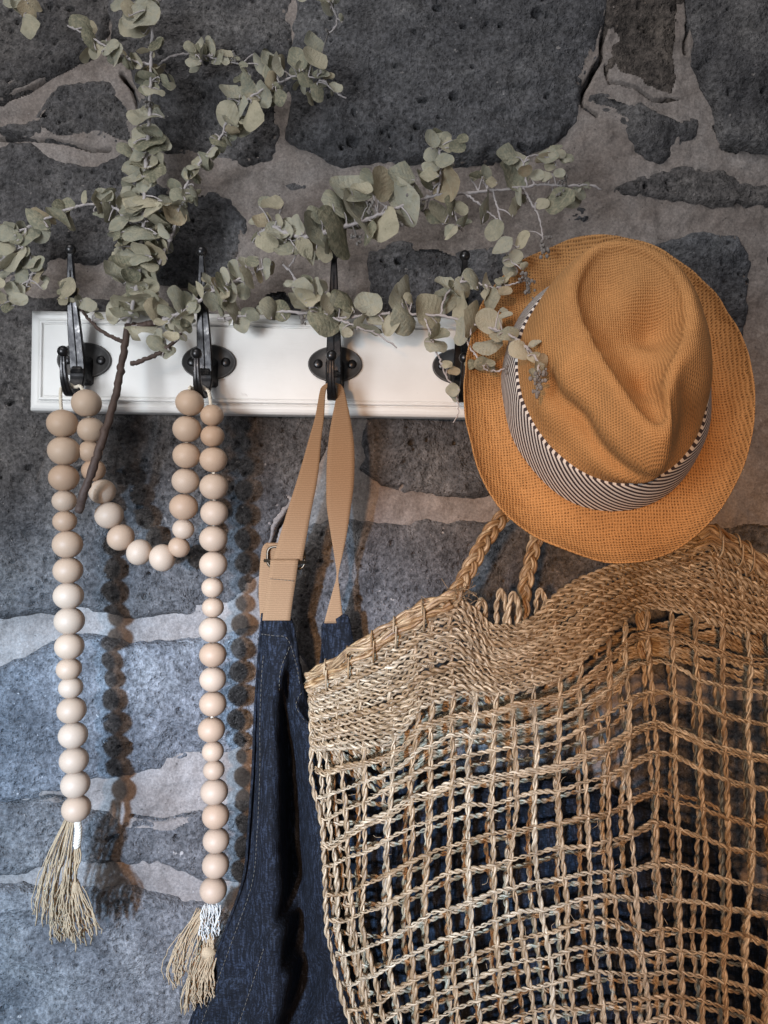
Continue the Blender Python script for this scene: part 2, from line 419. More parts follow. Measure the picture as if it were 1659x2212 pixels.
# ================================================================== STONE WALL
WS = (0.008-CAMY)*KPX
def W2(a):
    a = np.asarray(a, float); return np.stack([(a[:, 0]-829.5)*WS, (1106-a[:, 1])*WS], 1)
O_L, O_R, O_T, O_B = -1700, 3300, -1000, 3250
stones = [   # outline, proud (mm), tilt seed
 ([(O_L,O_T),(230,O_T),(232,-20),(226,60),(200,106),(150,128),(100,152),(50,182),(0,207),(O_L,225)], 4),
 ([(O_L,262),(-20,258),(45,250),(70,222),(105,192),(165,168),(235,166),(272,190),(294,245),(292,318),(235,312),(150,304),(70,292),(0,284),(O_L,290)], 1),
 ([(O_L,302),(60,305),(125,345),(200,352),(278,334),(296,352),(292,480),(275,545),(200,568),(120,562),(60,612),(O_L,640)], 2),
 ([(300,388),(360,402),(440,398),(495,425),(527,470),(534,540),(512,585),(440,612),(340,612),(298,565)], 3),
 ([(234,O_T),(640,O_T),(636,60),(632,150),(612,292),(592,345),(545,358),(480,350),(400,342),(308,324),(300,240),(276,150),(246,80),(236,-10)], 3),
 ([(636,O_T),(1316,O_T),(1308,-20),(1302,60),(1296,120),(1262,178),(1252,258),(1212,300),(1150,325),(1080,345),(1000,340),(900,345),(780,345),(690,338),(645,318),(610,298),(630,200)], 6),
 ([(1330,O_T),(1491,O_T),(1489,60),(1480,130),(1470,203),(1420,206),(1370,182),(1322,166),(1311,130),(1314,70)], 2),
 ([(1272,182),(1300,186),(1340,197),(1400,212),(1430,226),(1480,246),(1520,246),(1512,280),(1470,312),(1430,345),(1400,332),(1360,282),(1318,240),(1266,225)], 2),
 ([(1493,O_T),(O_R,O_T),(O_R,312),(1640,318),(1572,306),(1556,260),(1542,200),(1512,130),(1496,70)], 5),
 ([(1335,405),(1380,385),(1430,362),(1480,355),(1550,362),(1620,375),(1660,390),(O_R,400),(O_R,452),(1620,445),(1540,440),(1450,430),(1390,420)], 3),
 ([(1180,560),(1300,535),(1400,520),(1500,502),(1600,506),(1626,545),(1628,620),(1612,700),(1614,800),(1602,900),(1592,1000),(1562,1060),(1300,1060),(1180,960)], 3),
 ([(1650,690),(O_R,680),(O_R,1010),(1680,1000),(1652,860)], 2),
 ([(1655,490),(O_R,490),(O_R,640),(1670,650),(1648,570)], 1),
 ([(797,540),(850,516),(930,519),(1000,530),(1090,524),(1165,540),(1165,800),(900,810),(800,800),(792,690),(790,600)], 1),
 ([(610,392),(640,379),(690,383),(706,400),(690,415),(660,412),(630,405)], 1),
 ([(525,655),(560,615),(620,600),(668,640),(690,700),(690,800),(530,800)], -2),
 ([(1220,457),(1250,441),(1290,450),(1290,468),(1240,476)], 0),
 ([(O_L,662),(100,640),(300,650),(500,690),(770,700),(768,880),(742,940),(692,985),(650,1055),(592,1140),(560,1230),(545,1290),(500,1318),(430,1330),(360,1326),(320,1340),(270,1338),(220,1326),(130,1312),(60,1330),(O_L,1352)], 4),
 ([(795,812),(1000,812),(1160,812),(1172,970),(1120,1072),(1000,1078),(900,1066),(822,1052),(784,1010),(790,920)], 3),
 ([(640,1150),(700,1128),(780,1122),(900,1124),(1000,1122),(1090,1132),(1300,1110),(1500,1112),(1600,1120),(O_R,1110),(O_R,1460),(1300,1480),(1000,1500),(800,1480),(700,1470),(622,1380),(574,1310),(582,1230)], 3),
 ([(O_L,1470),(-40,1450),(60,1422),(140,1386),(200,1376),(280,1386),(400,1391),(520,1362),(562,1342),(600,1400),(618,1500),(602,1600),(500,1640),(436,1655),(370,1667),(288,1676),(190,1690),(100,1714),(-40,1732),(O_L,1740)], 5),
 ([(O_L,1750),(-40,1744),(60,1740),(104,1730),(150,1744),(210,1752),(274,1771),(350,1772),(436,1757),(560,1742),(620,1800),(620,1900),(520,1920),(436,1908),(360,1885),(285,1868),(200,1870),(90,1876),(-40,1886),(O_L,1896)], 4),
 ([(O_L,1940),(-40,1934),(85,1920),(180,1917),(277,1928),(350,1947),(433,1970),(560,1992),(700,2000),(720,2200),(700,O_B),(O_L,O_B)], 6),
 ([(650,1510),(1000,1530),(1290,1520),(1300,1830),(1200,1880),(900,1890),(660,1880),(640,1700)], 1),
 ([(1330,1520),(O_R,1500),(O_R,1900),(1500,1890),(1340,1850)], 2),
 ([(740,1930),(1100,1925),(1400,1930),(O_R,1940),(O_R,O_B),(740,O_B)], 1),
]
gaps = [  # open joints where the mortar is missing: line, half width mm, depth mm
 ([(1323,-1000),(1318,-20),(1308,60),(1302,118),(1266,182),(1258,215)], 4.0, 34),
 ([(1492,-1000),(1491,20),(1486,110)], 3.0, 30),
 ([(O_L,229),(0,211),(50,187),(100,157),(150,133),(200,112)], 3.6, 24),
 ([(262,150),(284,185),(300,250),(302,300)], 3.2, 26),
 ([(O_L,292),(0,288),(70,296),(150,308),(235,316)], 2.8, 20),
 ([(700,968),(660,1050),(600,1140),(568,1230),(560,1290)], 3.2, 24),
 ([(60,1736),(108,1722),(150,1738)], 3.0, 18), ([(280,1768),(350,1776),(430,1762)], 2.6, 18),
 ([(1262,190),(1262,225),(1290,245)], 3.0, 22),
 ([(1556,262),(1568,310),(1600,318)], 3, 18), ([(1068,345),(1010,350),(960,352)], 3, 18), ([(1313,135),(1322,168),(1370,185),(1420,209),(1470,206)], 2.2, 14),
]
def segdist(px, pz, poly, closed=True):
    d = np.full(px.shape, 1e9); n = len(poly)
    for i in range(n if closed else n-1):
        a = poly[i]; b = poly[(i+1) % n]; ab = b-a
        t = np.clip(((px-a[0])*ab[0]+(pz-a[1])*ab[1])/(ab@ab+1e-12), 0, 1)
        d = np.minimum(d, (px-a[0]-t*ab[0])**2+(pz-a[1]-t*ab[1])**2)
    return np.sqrt(d)
def inside(px, pz, poly):
    c = np.zeros(px.shape, bool); n = len(poly)
    for i in range(n):
        a = poly[i]; b = poly[(i+1) % n]
        if a[1] == b[1]: continue
        c ^= ((a[1] > pz) != (b[1] > pz)) & (px < (b[0]-a[0])*(pz-a[1])/(b[1]-a[1])+a[0])
    return c
def axis(lo, vlo, vhi, hi, step, cstep):
    return np.r_[np.arange(lo, vlo, cstep), np.arange(vlo, vhi, step), np.arange(vhi, hi, cstep)]
gx = axis(-1.05, -.372, .372, 1.05, .00125, .011)
gz = axis(-.90, -.495, .495, .90, .00125, .011)
GX, GZ = np.meshgrid(gx, gz, indexing='ij')
sm = lambda t: np.clip(t, 0, 1)**2*(3-2*np.clip(t, 0, 1))
edge_n = fbm(GX, GZ, .034, 3, 3, .5)*.0080+vnoise(GX, GZ, .0050, 91)*.0012
rough = fbm(GX, GZ, .085, 21, 3, .5)*.0085+np.abs(fbm(GX, GZ, .075, 25, 2, .5))*.010+np.abs(vnoise(GX, GZ, .028, 29))*.0045+fbm(GX, GZ, .016, 41, 3, .6)*.0030+vnoise(GX, GZ, .0034, 77)*.0013+vnoise(GX, GZ, .0075, 78)*.0012
# vesicles: gas holes of the basalt, small ones everywhere, a few large
pit = np.zeros_like(GX)
def stamp(cx, cz, r, dep, ax=1.0, an=0.0):
    i0, i1 = np.searchsorted(gx, [cx-2*r, cx+2*r]); j0, j1 = np.searchsorted(gz, [cz-2*r, cz+2*r])
    if i1 <= i0 or j1 <= j0: return
    x = GX[i0:i1, j0:j1]-cx; z = GZ[i0:i1, j0:j1]-cz
    u = (x*math.cos(an)+z*math.sin(an))/ax; v = -x*math.sin(an)+z*math.cos(an)
    d = np.sqrt(u*u+v*v)/r
    pit[i0:i1, j0:j1] = np.maximum(pit[i0:i1, j0:j1], dep*np.clip(1.25-d*d*1.25, 0, 1)**.6)
clus = lambda x, z: vnoise(np.array([x]), np.array([z]), .07, 5)[0]
n = 0
while n < 4200:
    x, z = rng.uniform(-.37, .37), rng.uniform(-.49, .49)
    if rng.random() > .45+1.1*clus(x, z): continue
    r = .0009+.0011*rng.random()**2.2
    stamp(x, z, r, r*2.6, rng.uniform(.8, 1.7), rng.uniform(0, 3.14)); n += 1
for _ in range(230):
    r = .0014+.0024*rng.random()**2; stamp(rng.uniform(-.37, .37), rng.uniform(-.49, .49), r, r*2.0, rng.uniform(.8, 1.9), rng.uniform(0, 3.14))
for (px, py, r, ax) in [(762,312,9,1.25),(740,322,5,1),(980,216,8,1.1),(900,280,5,1.1),(1160,32,9,1.2),(945,15,6,1.4),(1080,58,4,1),(1000,55,4,1.5),
                        (88,242,4,1.2),(120,255,3,1),(860,562,6,1.1),(825,560,3,1),(240,1815,5,3.2),(360,1780,4,1.5),(375,1818,5,1.2),(320,1240,4,1),(300,1095,4,2),
                        (325,1545,3,6),(95,1718,6,1.5),(445,985,3,2.5),(52,60,4,1),(35,45,4,1),(150,20,5,1.6),(1010,1080,4,1),(1585,365,5,1.6),(985,955,4,1.3),
                        (20,870,4,2.4),(60,1010,5,2),(1060,330,6,2),(1130,322,5,2.5),(930,352,4,2)]:
    q = W2([(px, py)])[0]; stamp(q[0], q[1], r*WS*1.35, .0085, ax, rng.uniform(-.4, .4))
# mortar height
mort = .0132+fbm(GX, GZ, .045, 61, 4, .55)*.0065+vnoise(GX, GZ, .010, 63)*.0014+vnoise(GX, GZ, .0034, 67)*.0006+np.abs(vnoise(GX, GZ, .022, 69))*.0022
for ln, hw, dep in gaps:
    pl = W2(ln); d = segdist(GX+edge_n*.5, GZ+edge_n*.4, pl, False)*1000
    mort = mort+dep*.001*(1-sm((d-hw*.30)/(hw*.42)))
wall = thing('stone_wall', 'rough dark grey basalt stone wall with brown mortar joints', 'wall', (0, .04, -.6))
minsd = np.full(GX.shape, 1.0)
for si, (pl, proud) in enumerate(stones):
    poly = W2(pl); lo = poly.min(0)-.02; hi = poly.max(0)+.02
    i0, i1 = np.searchsorted(gx, [lo[0], hi[0]]); j0, j1 = np.searchsorted(gz, [lo[1], hi[1]])
    x = GX[i0:i1, j0:j1]; z = GZ[i0:i1, j0:j1]
    d = segdist(x, z, poly); sd = np.where(inside(x, z, poly), -d, d)+edge_n[i0:i1, j0:j1]-.0016
    minsd[i0:i1, j0:j1] = np.minimum(minsd[i0:i1, j0:j1], sd)
    c = poly.mean(0); r2 = np.random.default_rng(si+100)
    tx, tz = r2.uniform(-.028, .028, 2)
    h = .0115-proud*.0014+tx*(x-c[0])+tz*(z-c[1])+rough[i0:i1, j0:j1]+fbm(x, z, .05, 200+si, 2)*.004
    h = h+pit[i0:i1, j0:j1]*np.clip(-sd/.004, 0, 1)
    h = h+.0078*np.clip(1+sd/.0085, 0, 1)**2.2+np.clip(sd, 0, 1)*4.5
    h = np.maximum(h, .0012)
    keep = sd < .0050
    idx = np.full(x.shape, -1); cell = keep[:-1, :-1] & keep[1:, :-1] & keep[1:, 1:] & keep[:-1, 1:]
    use = np.zeros(x.shape, bool)
    use[:-1, :-1] |= cell; use[1:, :-1] |= cell; use[1:, 1:] |= cell; use[:-1, 1:] |= cell
    idx[use] = np.arange(use.sum())
    v = np.stack([x[use], h[use], z[use]], 1)
    q = np.stack([idx[:-1, :-1][cell], idx[1:, :-1][cell], idx[1:, 1:][cell], idx[:-1, 1:][cell]], 1)
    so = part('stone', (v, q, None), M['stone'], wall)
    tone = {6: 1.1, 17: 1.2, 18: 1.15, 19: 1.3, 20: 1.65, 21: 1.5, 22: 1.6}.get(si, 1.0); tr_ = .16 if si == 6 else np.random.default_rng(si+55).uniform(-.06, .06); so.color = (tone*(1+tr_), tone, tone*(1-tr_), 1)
use_m = minsd > -.010
cell = use_m[:-1, :-1] | use_m[1:, :-1] | use_m[1:, 1:] | use_m[:-1, 1:]
use = np.zeros(GX.shape, bool); use[:-1, :-1] |= cell; use[1:, :-1] |= cell; use[1:, 1:] |= cell; use[:-1, 1:] |= cell
idx = np.full(GX.shape, -1); idx[use] = np.arange(use.sum())
part('mortar', (np.stack([GX[use], mort[use], GZ[use]], 1),
     np.stack([idx[:-1, :-1][cell], idx[1:, :-1][cell], idx[1:, 1:][cell], idx[:-1, 1:][cell]], 1), None), M['mortar'], wall)

# ================================================================== COAT RACK
BF = -.018                                        # front of the board
s0 = S(BF)
bl, br = (62-829.5)*s0, (1385-829.5)*s0
bw, bh = (br-bl)/2, 218*s0/2
bcx, bcz = (bl+br)/2, (1106-777)*s0-(br-bl)/2*.016
rack = thing('coat_rack', 'white painted wooden coat rack board with black iron double hooks', 'coat rack', (bcx, 0, bcz))
rack.rotation_euler = (0, .016, 0)
prof = [(0, .0), (0, -.0125), (.0006, -.0142), (.0022, -.0156), (.0046, -.0164), (.0072, -.0160), (.0088, -.0150), (.0092, -.0150), (.0094, -.0182), (.0102, -.0190), (.0114, -.0190), (.0120, -.0184), (.0121, -.0170), (.0126, -.0168), (.0132, -.0176), (.0138, -.018)]
v = []
for ins, y in prof:
    for sx, sz in ((-1, -1), (1, -1), (1, 1), (-1, 1)): v.append((sx*(bw-ins), y, sz*(bh-ins)))
q = []
for i in range(len(prof)-1):
    for k in range(4):
        a, b2 = i*4+k, i*4+(k+1) % 4; q.append((a, b2, b2+4, a+4))
e = (len(prof)-1)*4; q.append((e, e+1, e+2, e+3)); q.append((3, 2, 1, 0))
bo = link('board', mesh_np('board', np.array(v), q, None, False), M['paint'], rack)

def ribbon_solid(path, widths, thick, bev=.0009):
    """flat bar: path in (y,z), width along x, bevelled section"""
    p = np.asarray(path, float); n = 40
    pr = resample(np.c_[p, np.asarray(widths)[:, None]*np.ones((len(p), 1)), np.asarray(thick)[:, None]*np.ones((len(p), 1))], n)
    yz = pr[:, :2]; w = pr[:, 2]/2; t = pr[:, 3]/2
    T = np.gradient(yz, axis=0); T /= np.linalg.norm(T, axis=1)[:, None]
    Nn = np.stack([-T[:, 1], T[:, 0]], 1)
    ring = []
    for (a, b, da, db) in [(1, 1, -1, 0), (1, 1, 0, -1), (1, -1, 0, 1), (1, -1, -1, 0), (-1, -1, 1, 0), (-1, -1, 0, 1), (-1, 1, 0, -1), (-1, 1, 1, 0)]:
        x = a*w+da*bev; o = b*t+db*bev
        ring.append(np.stack([x, yz[:, 0]+Nn[:, 0]*o, yz[:, 1]+Nn[:, 1]*o], 1))
    # shallow middle ridge on the outward face
    vv = np.stack(ring, 1); k = 8
    v = vv.reshape(-1, 3); i = np.arange(n-1)[:, None]*k; j = np.arange(k)[None]; jj = (j+1) % k
    q = np.stack([i+j, i+jj, i+k+jj, i+k+j], -1).reshape(-1, 4)
    v = np.vstack([v, vv[0].mean(0), vv[-1].mean(0)]); c0 = n*k
    t3 = [(c0, (a+1) % k, a) for a in range(k)]+[(c0+1, (n-1)*k+a, (n-1)*k+(a+1) % k) for a in range(k)]
    return (v, q, np.array(t3))
def sphere(c, r, nu=20, nv=12, sc3=(1, 1, 1)):
    th = np.linspace(0, math.pi, nv+1)[1:-1]; ph = np.linspace(0, 2*math.pi, nu, endpoint=False)
    v = np.stack([np.outer(np.sin(th), np.cos(ph)), np.outer(np.sin(th), np.sin(ph)), np.outer(np.cos(th), np.ones(nu))], -1).reshape(-1, 3)
    v = np.vstack([v, [[0, 0, 1], [0, 0, -1]]])*r*np.array(sc3)+np.array(c)
    m = nv-1; i = np.arange(m-1)[:, None]*nu; j = np.arange(nu)[None]; k = (j+1) % nu
    q = np.stack([i+j, i+nu+j, i+nu+k, i+k], -1).reshape(-1, 4)
    a = np.arange(nu); b = (a+1) % nu
    t = np.vstack([np.stack([np.full(nu, m*nu), a, b], 1), np.stack([np.full(nu, m*nu+1), (m-1)*nu+b, (m-1)*nu+a], 1)])
    return (v, q, t)
mm = .001
up = [(-33,85),(-31.5,70),(-28,48),(-22,22),(-16.5,2),(-14,-12),(-15,-22),(-20,-31)]
upw = [4.6,6.2,8.5,11.8,13.0,13.0,12.5,10.5]
lowp = [(-13,-14),(-16,-26),(-24,-33.5),(-33,-33.5),(-40,-26),(-43.5,-15),(-44.5,-3)]
loww = [12,11,9.5,8.5,7.0,5.4,4.6]
arm_g = ribbon_solid(np.array(up)*mm, np.array(upw)*mm, np.array([4.2,4,3.8,3.8,4,4.2,4.4,4.4])*mm)
rid = tube(resample(np.array([(0, y-1.75, z+.2) for y, z in up[1:6]])*mm, 30), .0007, 6)
boss = ribbon_solid(np.array([(-1,-10),(-6,-11),(-11,-13),(-15,-16)])*mm, np.array([17,14,12,11])*mm, np.array([26,20,15,12])*mm, .002)
low_g = ribbon_solid(np.array(lowp)*mm, np.array(loww)*mm, np.array([4.4,4.4,4.2,4.2,4,3.8,3.6])*mm)
low_r = tube(resample(np.array([(0, y-(1.9 if z < -20 else 1.7), z-(1.6 if z < -20 else 0)) for y, z in lowp[3:]])*mm, 20), .0006, 6)
hook_me = mesh_np('hook', *join([arm_g, rid, boss]), False); low_me = mesh_np('lower_prong', *join([low_g, low_r]), False)
for me in (hook_me, low_me): me.materials.append(M['metal'])
balls = [mesh_np('ball', *sphere(np.array((0, -33, 88))*mm, .0047)), mesh_np('ball', *sphere(np.array((0, -44.5, -1.5))*mm, .0048))]
pv, pq = [], []; nn = 48
for k in range(nn):
    a = 2*math.pi*k/nn
    for rx, rz, y in ((.0243, .0160, 0), (.0243, .0160, -.0016), (.0238, .0155, -.0024), (.0230, .0147, -.0026), (.0226, .0143, -.0019), (.010, .008, -.0020), (.0, .0, -.0020)):
        pv.append((rx*math.cos(a), y, rz*math.sin(a)))
for k in range(nn):
    a, b2 = k*7, ((k+1) % nn)*7
    for j in range(6): pq.append((a+j, a+j+1, b2+j+1, b2+j))
plate_me = mesh_np('plate', np.array(pv), pq)
sv = sphere((0, 0, 0), .0042, 16, 8, (1, .42, 1))
slot = np.array([(-.0026, -.0019, -.0005), (.0026, -.0019, -.0005), (.0026, -.0019, .0005), (-.0026, -.0019, .0005)])
screw_me = mesh_np('screw', *sv)
slot_g = []
for (a, b2) in ((.0024, .0006), (.0006, .0024)):
    slot_g.append((np.array([(-a, -.0020, -b2), (a, -.0020, -b2), (a, -.0020, b2), (-a, -.0020, b2), (-a, -.0008, -b2), (a, -.0008, -b2), (a, -.0008, b2), (-a, -.0008, b2)]), [(0, 1, 2, 3), (0, 4, 5, 1), (1, 5, 6, 2), (2, 6, 7, 3), (3, 7, 4, 0)], None))
m_slot = m_simple('screw_slot', (.012, .012, .012), .6)
slot_me = mesh_np('screw_slot', *join(slot_g)); slot_me.materials.append(m_slot)
plate_me.materials.append(M['plate'])
for me in balls+[screw_me]: me.materials.append(M['metal'])
hook_x = []
for hp in (183, 452, 724, 992, 1262):
    X = (hp-829.5)*s0-bcx; hook_x.append(X+bcx)
    hk = link('hook', hook_me, None, rack); hk.location = (X, BF-.0002, 0)
    link('lower_prong', low_me, None, hk)
    for bm_ in balls: link('ball', bm_, None, hk)
    link('plate', plate_me, None, hk)
    for sx in (-1, 1):
        so = link('screw', screw_me, None, hk); so.location = (sx*.0152, -.0022, 0); so.rotation_euler = (0, rng.uniform(0, 1.5), 0)

# ================================================================== BEAD GARLAND
left = [(135,915,32),(138,974,33),(138,1032,31),(139,1082,25),(140,1126,24.5),(146,1176,31),(147,1232,30.5),(148,1287,31),(150,1341,31),(150,1396,30),(149,1445,26),(153,1485,25),(155,1534,30),(158,1588,30),(160,1642,30),(163,1694,30),(165,1746,30)]
swag = [(187,871,31),(196,928,28),(195,975,25),(202,1016,25),(221,1062,28),(236,1113,30),(261,1161,29),(301,1193,28),(351,1205,29),(387,1182,23),(396,1143,23),(397,1095,30),(401,1039,29),(403,984,29),(404,927,30),(410,870,30)]
right = [(458,897,24.5),(459,942,25),(461,993,29),(462,1051,30),(463,1108,29),(461,1164,29.5),(461,1219,29.5),(459,1269,23),(460,1312,23),(460,1360,29.5),(460,1414,28.5),(460,1467,28),(460,1520,28.5),(457,1576,28.5),(460,1623,23),(462,1663,22.5),(463,1710,29),(466,1762,28.5),(467,1815,28),(466,1868,28.5),(461,1922,28.5)]
def depth_left(t): return -.062+.010*t
chainL = [(px, py, r, -.062+.008*i/16) for i, (px, py, r) in enumerate(left)]
chainS = [(px, py, r, -.058+.010*math.sin(math.pi*i/15)) for i, (px, py, r) in enumerate(swag)]
chainR = [(px, py, r, -.056+.014*min(1, i/12)) for i, (px, py, r) in enumerate(right)]
gar = thing('bead_garland', 'pale wooden bead garland with jute tassels looped over the two left hooks', 'garland', tuple(P(300, 1205, -.05)))
# turned bead: slightly flattened sphere with a hole through it
bv, bq = [], []; nu, prof_b = 28, []
for k in range(15):
    th = math.radians(9)+(math.pi-2*math.radians(9))*k/14; prof_b.append((math.sin(th), .945*math.cos(th)))
prof_b = [(.10, .6)]+[(.145, prof_b[0][1]-.01)]+prof_b+[(.145, -prof_b[0][1]+.01), (.10, -.6)]
nb = len(prof_b)
for k in range(nu):
    a = 2*math.pi*k/nu
    for r, z in prof_b: bv.append((r*math.cos(a), r*math.sin(a), z))
for k in range(nu):
    a, b2 = k*nb, ((k+1) % nu)*nb
    for j in range(nb-1): bq.append((a+j, a+j+1, b2+j+1, b2+j))
bead_me = mesh_np('bead', np.array(bv), bq); bead_me.materials.append(M['bead'])
def string(ch):
    pts = np.array([P(px, py, y) for px, py, r, y in ch])
    T = np.gradient(pts, axis=0)
    for (px, py, r, y), c, t in zip(ch, pts, T):
        o = link('bead', bead_me, None, gar)
        rr = r*S(y)*1.025
        qt = Vector(t).to_track_quat('Z', 'Y')
        tw = Matrix.Rotation(random.uniform(0, 6.28), 4, 'Z')
        tilt = Matrix.Rotation(random.gauss(0, .05), 4, 'X')
        o.matrix_local = Matrix.Translation(Vector(c-np.array(gar.location))) @ qt.to_matrix().to_4x4() @ tilt @ tw @ Matrix.Diagonal((rr, rr, rr*random.uniform(.97, 1.0), 1))
    return pts
pL, pS, pR = string(chainL), string(chainS), string(chainR)
def hookpt(i, y, z):       # point of hook i in world
    X = hook_x[i]-bcx
    return np.array([bcx+X+z*.016, BF+y, bcz-X*.016+z])
def cord_over(a, b, i):
    h = hookpt(i, -.034, -.031)
    return resample([a, (a+h)/2+np.array([-.004, 0, .008]), h+np.array([-.0055, .001, .0015]), h+np.array([0, .000, .0045]), h+np.array([.0055, .001, .0015]), (b+h)/2+np.array([.003, 0, .008]), b], 60)
lineL = resample(pL[::-1], 160); lineS = resample(pS, 140); lineR = resample(pR, 200)
up0 = np.array([0, 0, .012])
cordpts = np.vstack([lineL, cord_over(pL[0], pS[0], 0), lineS, cord_over(pS[-1], pR[0], 1), lineR])
part('cord', plies(resample(cordpts[::3], 900), .00085, .00085, .006, 3, 5, 0), M['cord'], gar)
def yarns(rootf, endf, nst, rad, sag, seed, jit=.0022, nseg=16):
    r = np.random.default_rng(seed); out = []
    for k in range(nst):
        t = k/(max(1, nst-1)); a = rootf(t, r); b = endf(t, r)
        mid1 = a+(b-a)*.35+sag(t, r)*.8; mid2 = a+(b-a)*.7+sag(t, r)*.9
        p = resample([a, mid1, mid2, b], nseg)
        p = p+r.normal(0, jit*.35, p.shape)*np.linspace(0, 1, nseg)[:, None]
        out.append(tube(p, rad*r.uniform(.75, 1.25), 5))
    return join(out)
def z3(x, y, d): return P(.37*x, 1393+.37*y, d)
u = lambda r, s: r.normal(0, s, 3)
def tassel(name, geos):
    root = part(name, geos[0][0], geos[0][1], gar)
    for nm, ge, m in geos[1:]: part(nm, ge, m, root)
    return root
dL = -.052
tl_skirt = join([
  yarns(lambda t, r: z3(365+90*t, 1395+40*abs(t-.5)-10, dL)+u(r, .0012), lambda t, r: z3(305+265*t+r.normal(0, 8), 1722-95*max(0, t-.62)+r.normal(0, 14), dL)+u(r, .003), 62, .00056, lambda t, r: np.array([(t-.5)*.006, -.004, .002])+u(r, .0012), 11),
  yarns(lambda t, r: z3(440+20*t, 1170, dL)+u(r, .0006), lambda t, r: z3(380+75*t, 1405, dL)+u(r, .001), 10, .0008, lambda t, r: u(r, .001), 12),
  sphere(z3(440, 1415, dL), .0042, 12, 8, (1, 1, 1.5)), sphere(z3(374, 1415, dL), .0036, 12, 8, (1, 1, 1.5))])
tl_loose = yarns(lambda t, r: z3(385+50*t, 1015, dL)+u(r, .0008), lambda t, r: z3(195+190*t+r.normal(0, 12), 1610-60*t+r.normal(0, 25), dL-.006)+u(r, .002), 38, .00046, lambda t, r: np.array([-.006*(1-t), -.002, -.003])+u(r, .0015), 13)
tl_end = plies(resample([z3(450, 1010, dL-.004), z3(458, 1090, dL-.005), z3(448, 1180, dL-.004)], 24), .0018, .0016, .007, 3, 6)
tassel('tassel', [(tl_skirt, M['jute']), ('loose_strands', tl_loose, M['jute']), ('cord_end', tl_end, M['cord'])])
dR = -.043
tr_skirt = join([
  yarns(lambda t, r: z3(1165+95*t, 1790, dR)+u(r, .001), lambda t, r: z3(1092+140*t+r.normal(0, 6), 2115-80*t+r.normal(0, 18), dR)+u(r, .003), 84, .00056, lambda t, r: np.array([-.002, -.005, .002])+u(r, .0015), 21),
  yarns(lambda t, r: z3(1180+60*t, 1690, dR)+u(r, .0006), lambda t, r: z3(1165+90*t, 1800, dR)+u(r, .001), 14, .0008, lambda t, r: u(r, .001), 22),
  sphere(z3(1212, 1795, dR), .0060, 12, 8, (1.25, .8, .9))])
tr_loose = yarns(lambda t, r: z3(1165+60*t, 1545, dR)+u(r, .001), lambda t, r: z3(1005+95*t+r.normal(0, 10), 1960-40*t+r.normal(0, 30), dR-.008)+u(r, .002), 38, .00046, lambda t, r: np.array([-.008*(1-t)-.001, -.003, 0])+u(r, .0015), 23)
tr_white = yarns(lambda t, r: z3(1190+85*t, 1510+r.uniform(0, 12), dR-.004)+u(r, .001), lambda t, r: z3(1170+100*t+r.normal(0, 8), 1700+r.normal(0, 15), dR-.008)+u(r, .002), 22, .00045, lambda t, r: u(r, .0016), 24)
tassel('tassel', [(tr_skirt, M['jute']), ('loose_strands', tr_loose, M['jute']), ('white_threads', tr_white, M['white'])])

# ================================================================== EUCALYPTUS
def leaf_mesh(k, pointed, cup, fold, wave, bend):
    nl, nw = 9, 5; v = []; q = []
    r = np.random.default_rng(500+k); ph = r.uniform(0, 6.28, 3)
    for i in range(nl):
        x = -math.cos(math.pi*i/(nl-1))
        base = max(0, 1-x*x)
        w = (.62*base**.75*(1-.22*x) if pointed else .90*base**.5*(1+.04*math.sin(3*x+ph[0])))
        w = max(w, .03)
        for j in range(nw):
            t = -1+2*j/(nw-1); y = t*w*(1+.05*math.sin(4*x+ph[1]*(1 if t > 0 else 2)))
            z = -cup*(x*x*.55+y*y)+fold*abs(y)+wave*math.sin(3.4*x+ph[2])*t*w+bend*x*abs(x)
            v.append((x, y, z))
    for i in range(nl-1):
        for j in range(nw-1):
            a = i*nw+j; q.append((a, a+nw, a+nw+1, a+1))
    me = mesh_np('leaf', np.array(v), q); me.materials.append(M['leaf']); return me
leaf_round = [leaf_mesh(k, False, c, f, w, b) for k, (c, f, w, b) in enumerate([(.22, .05, .12, .05), (-.26, .06, .16, .0), (.36, .10, .12, .10), (.14, -.16, .24, -.10), (-.38, .05, .12, .08), (.42, -.08, .20, .05)])]
leaf_point = [leaf_mesh(20+k, True, c, f, w, b) for k, (c, f, w, b) in enumerate([(.15, .20, .12, .08), (-.20, .25, .16, .0), (.30, .12, .20, -.08)])]

# tiles: top-left corner of a traced part of the photograph, in picture units; a leaf = (x, y, half length, half width, angle[, p])
TILE = {k: (x*.6636, y*.6636) for k, (x, y) in dict(A=(0, 0), B=(600, 0), C=(0, 600), D=(350, 600), E=(800, 500), F=(1350, 350), G=(1300, 800)).items()}
def tx(tile, x, y): o = TILE[tile]; return o[0]+.24*x, o[1]+.24*y

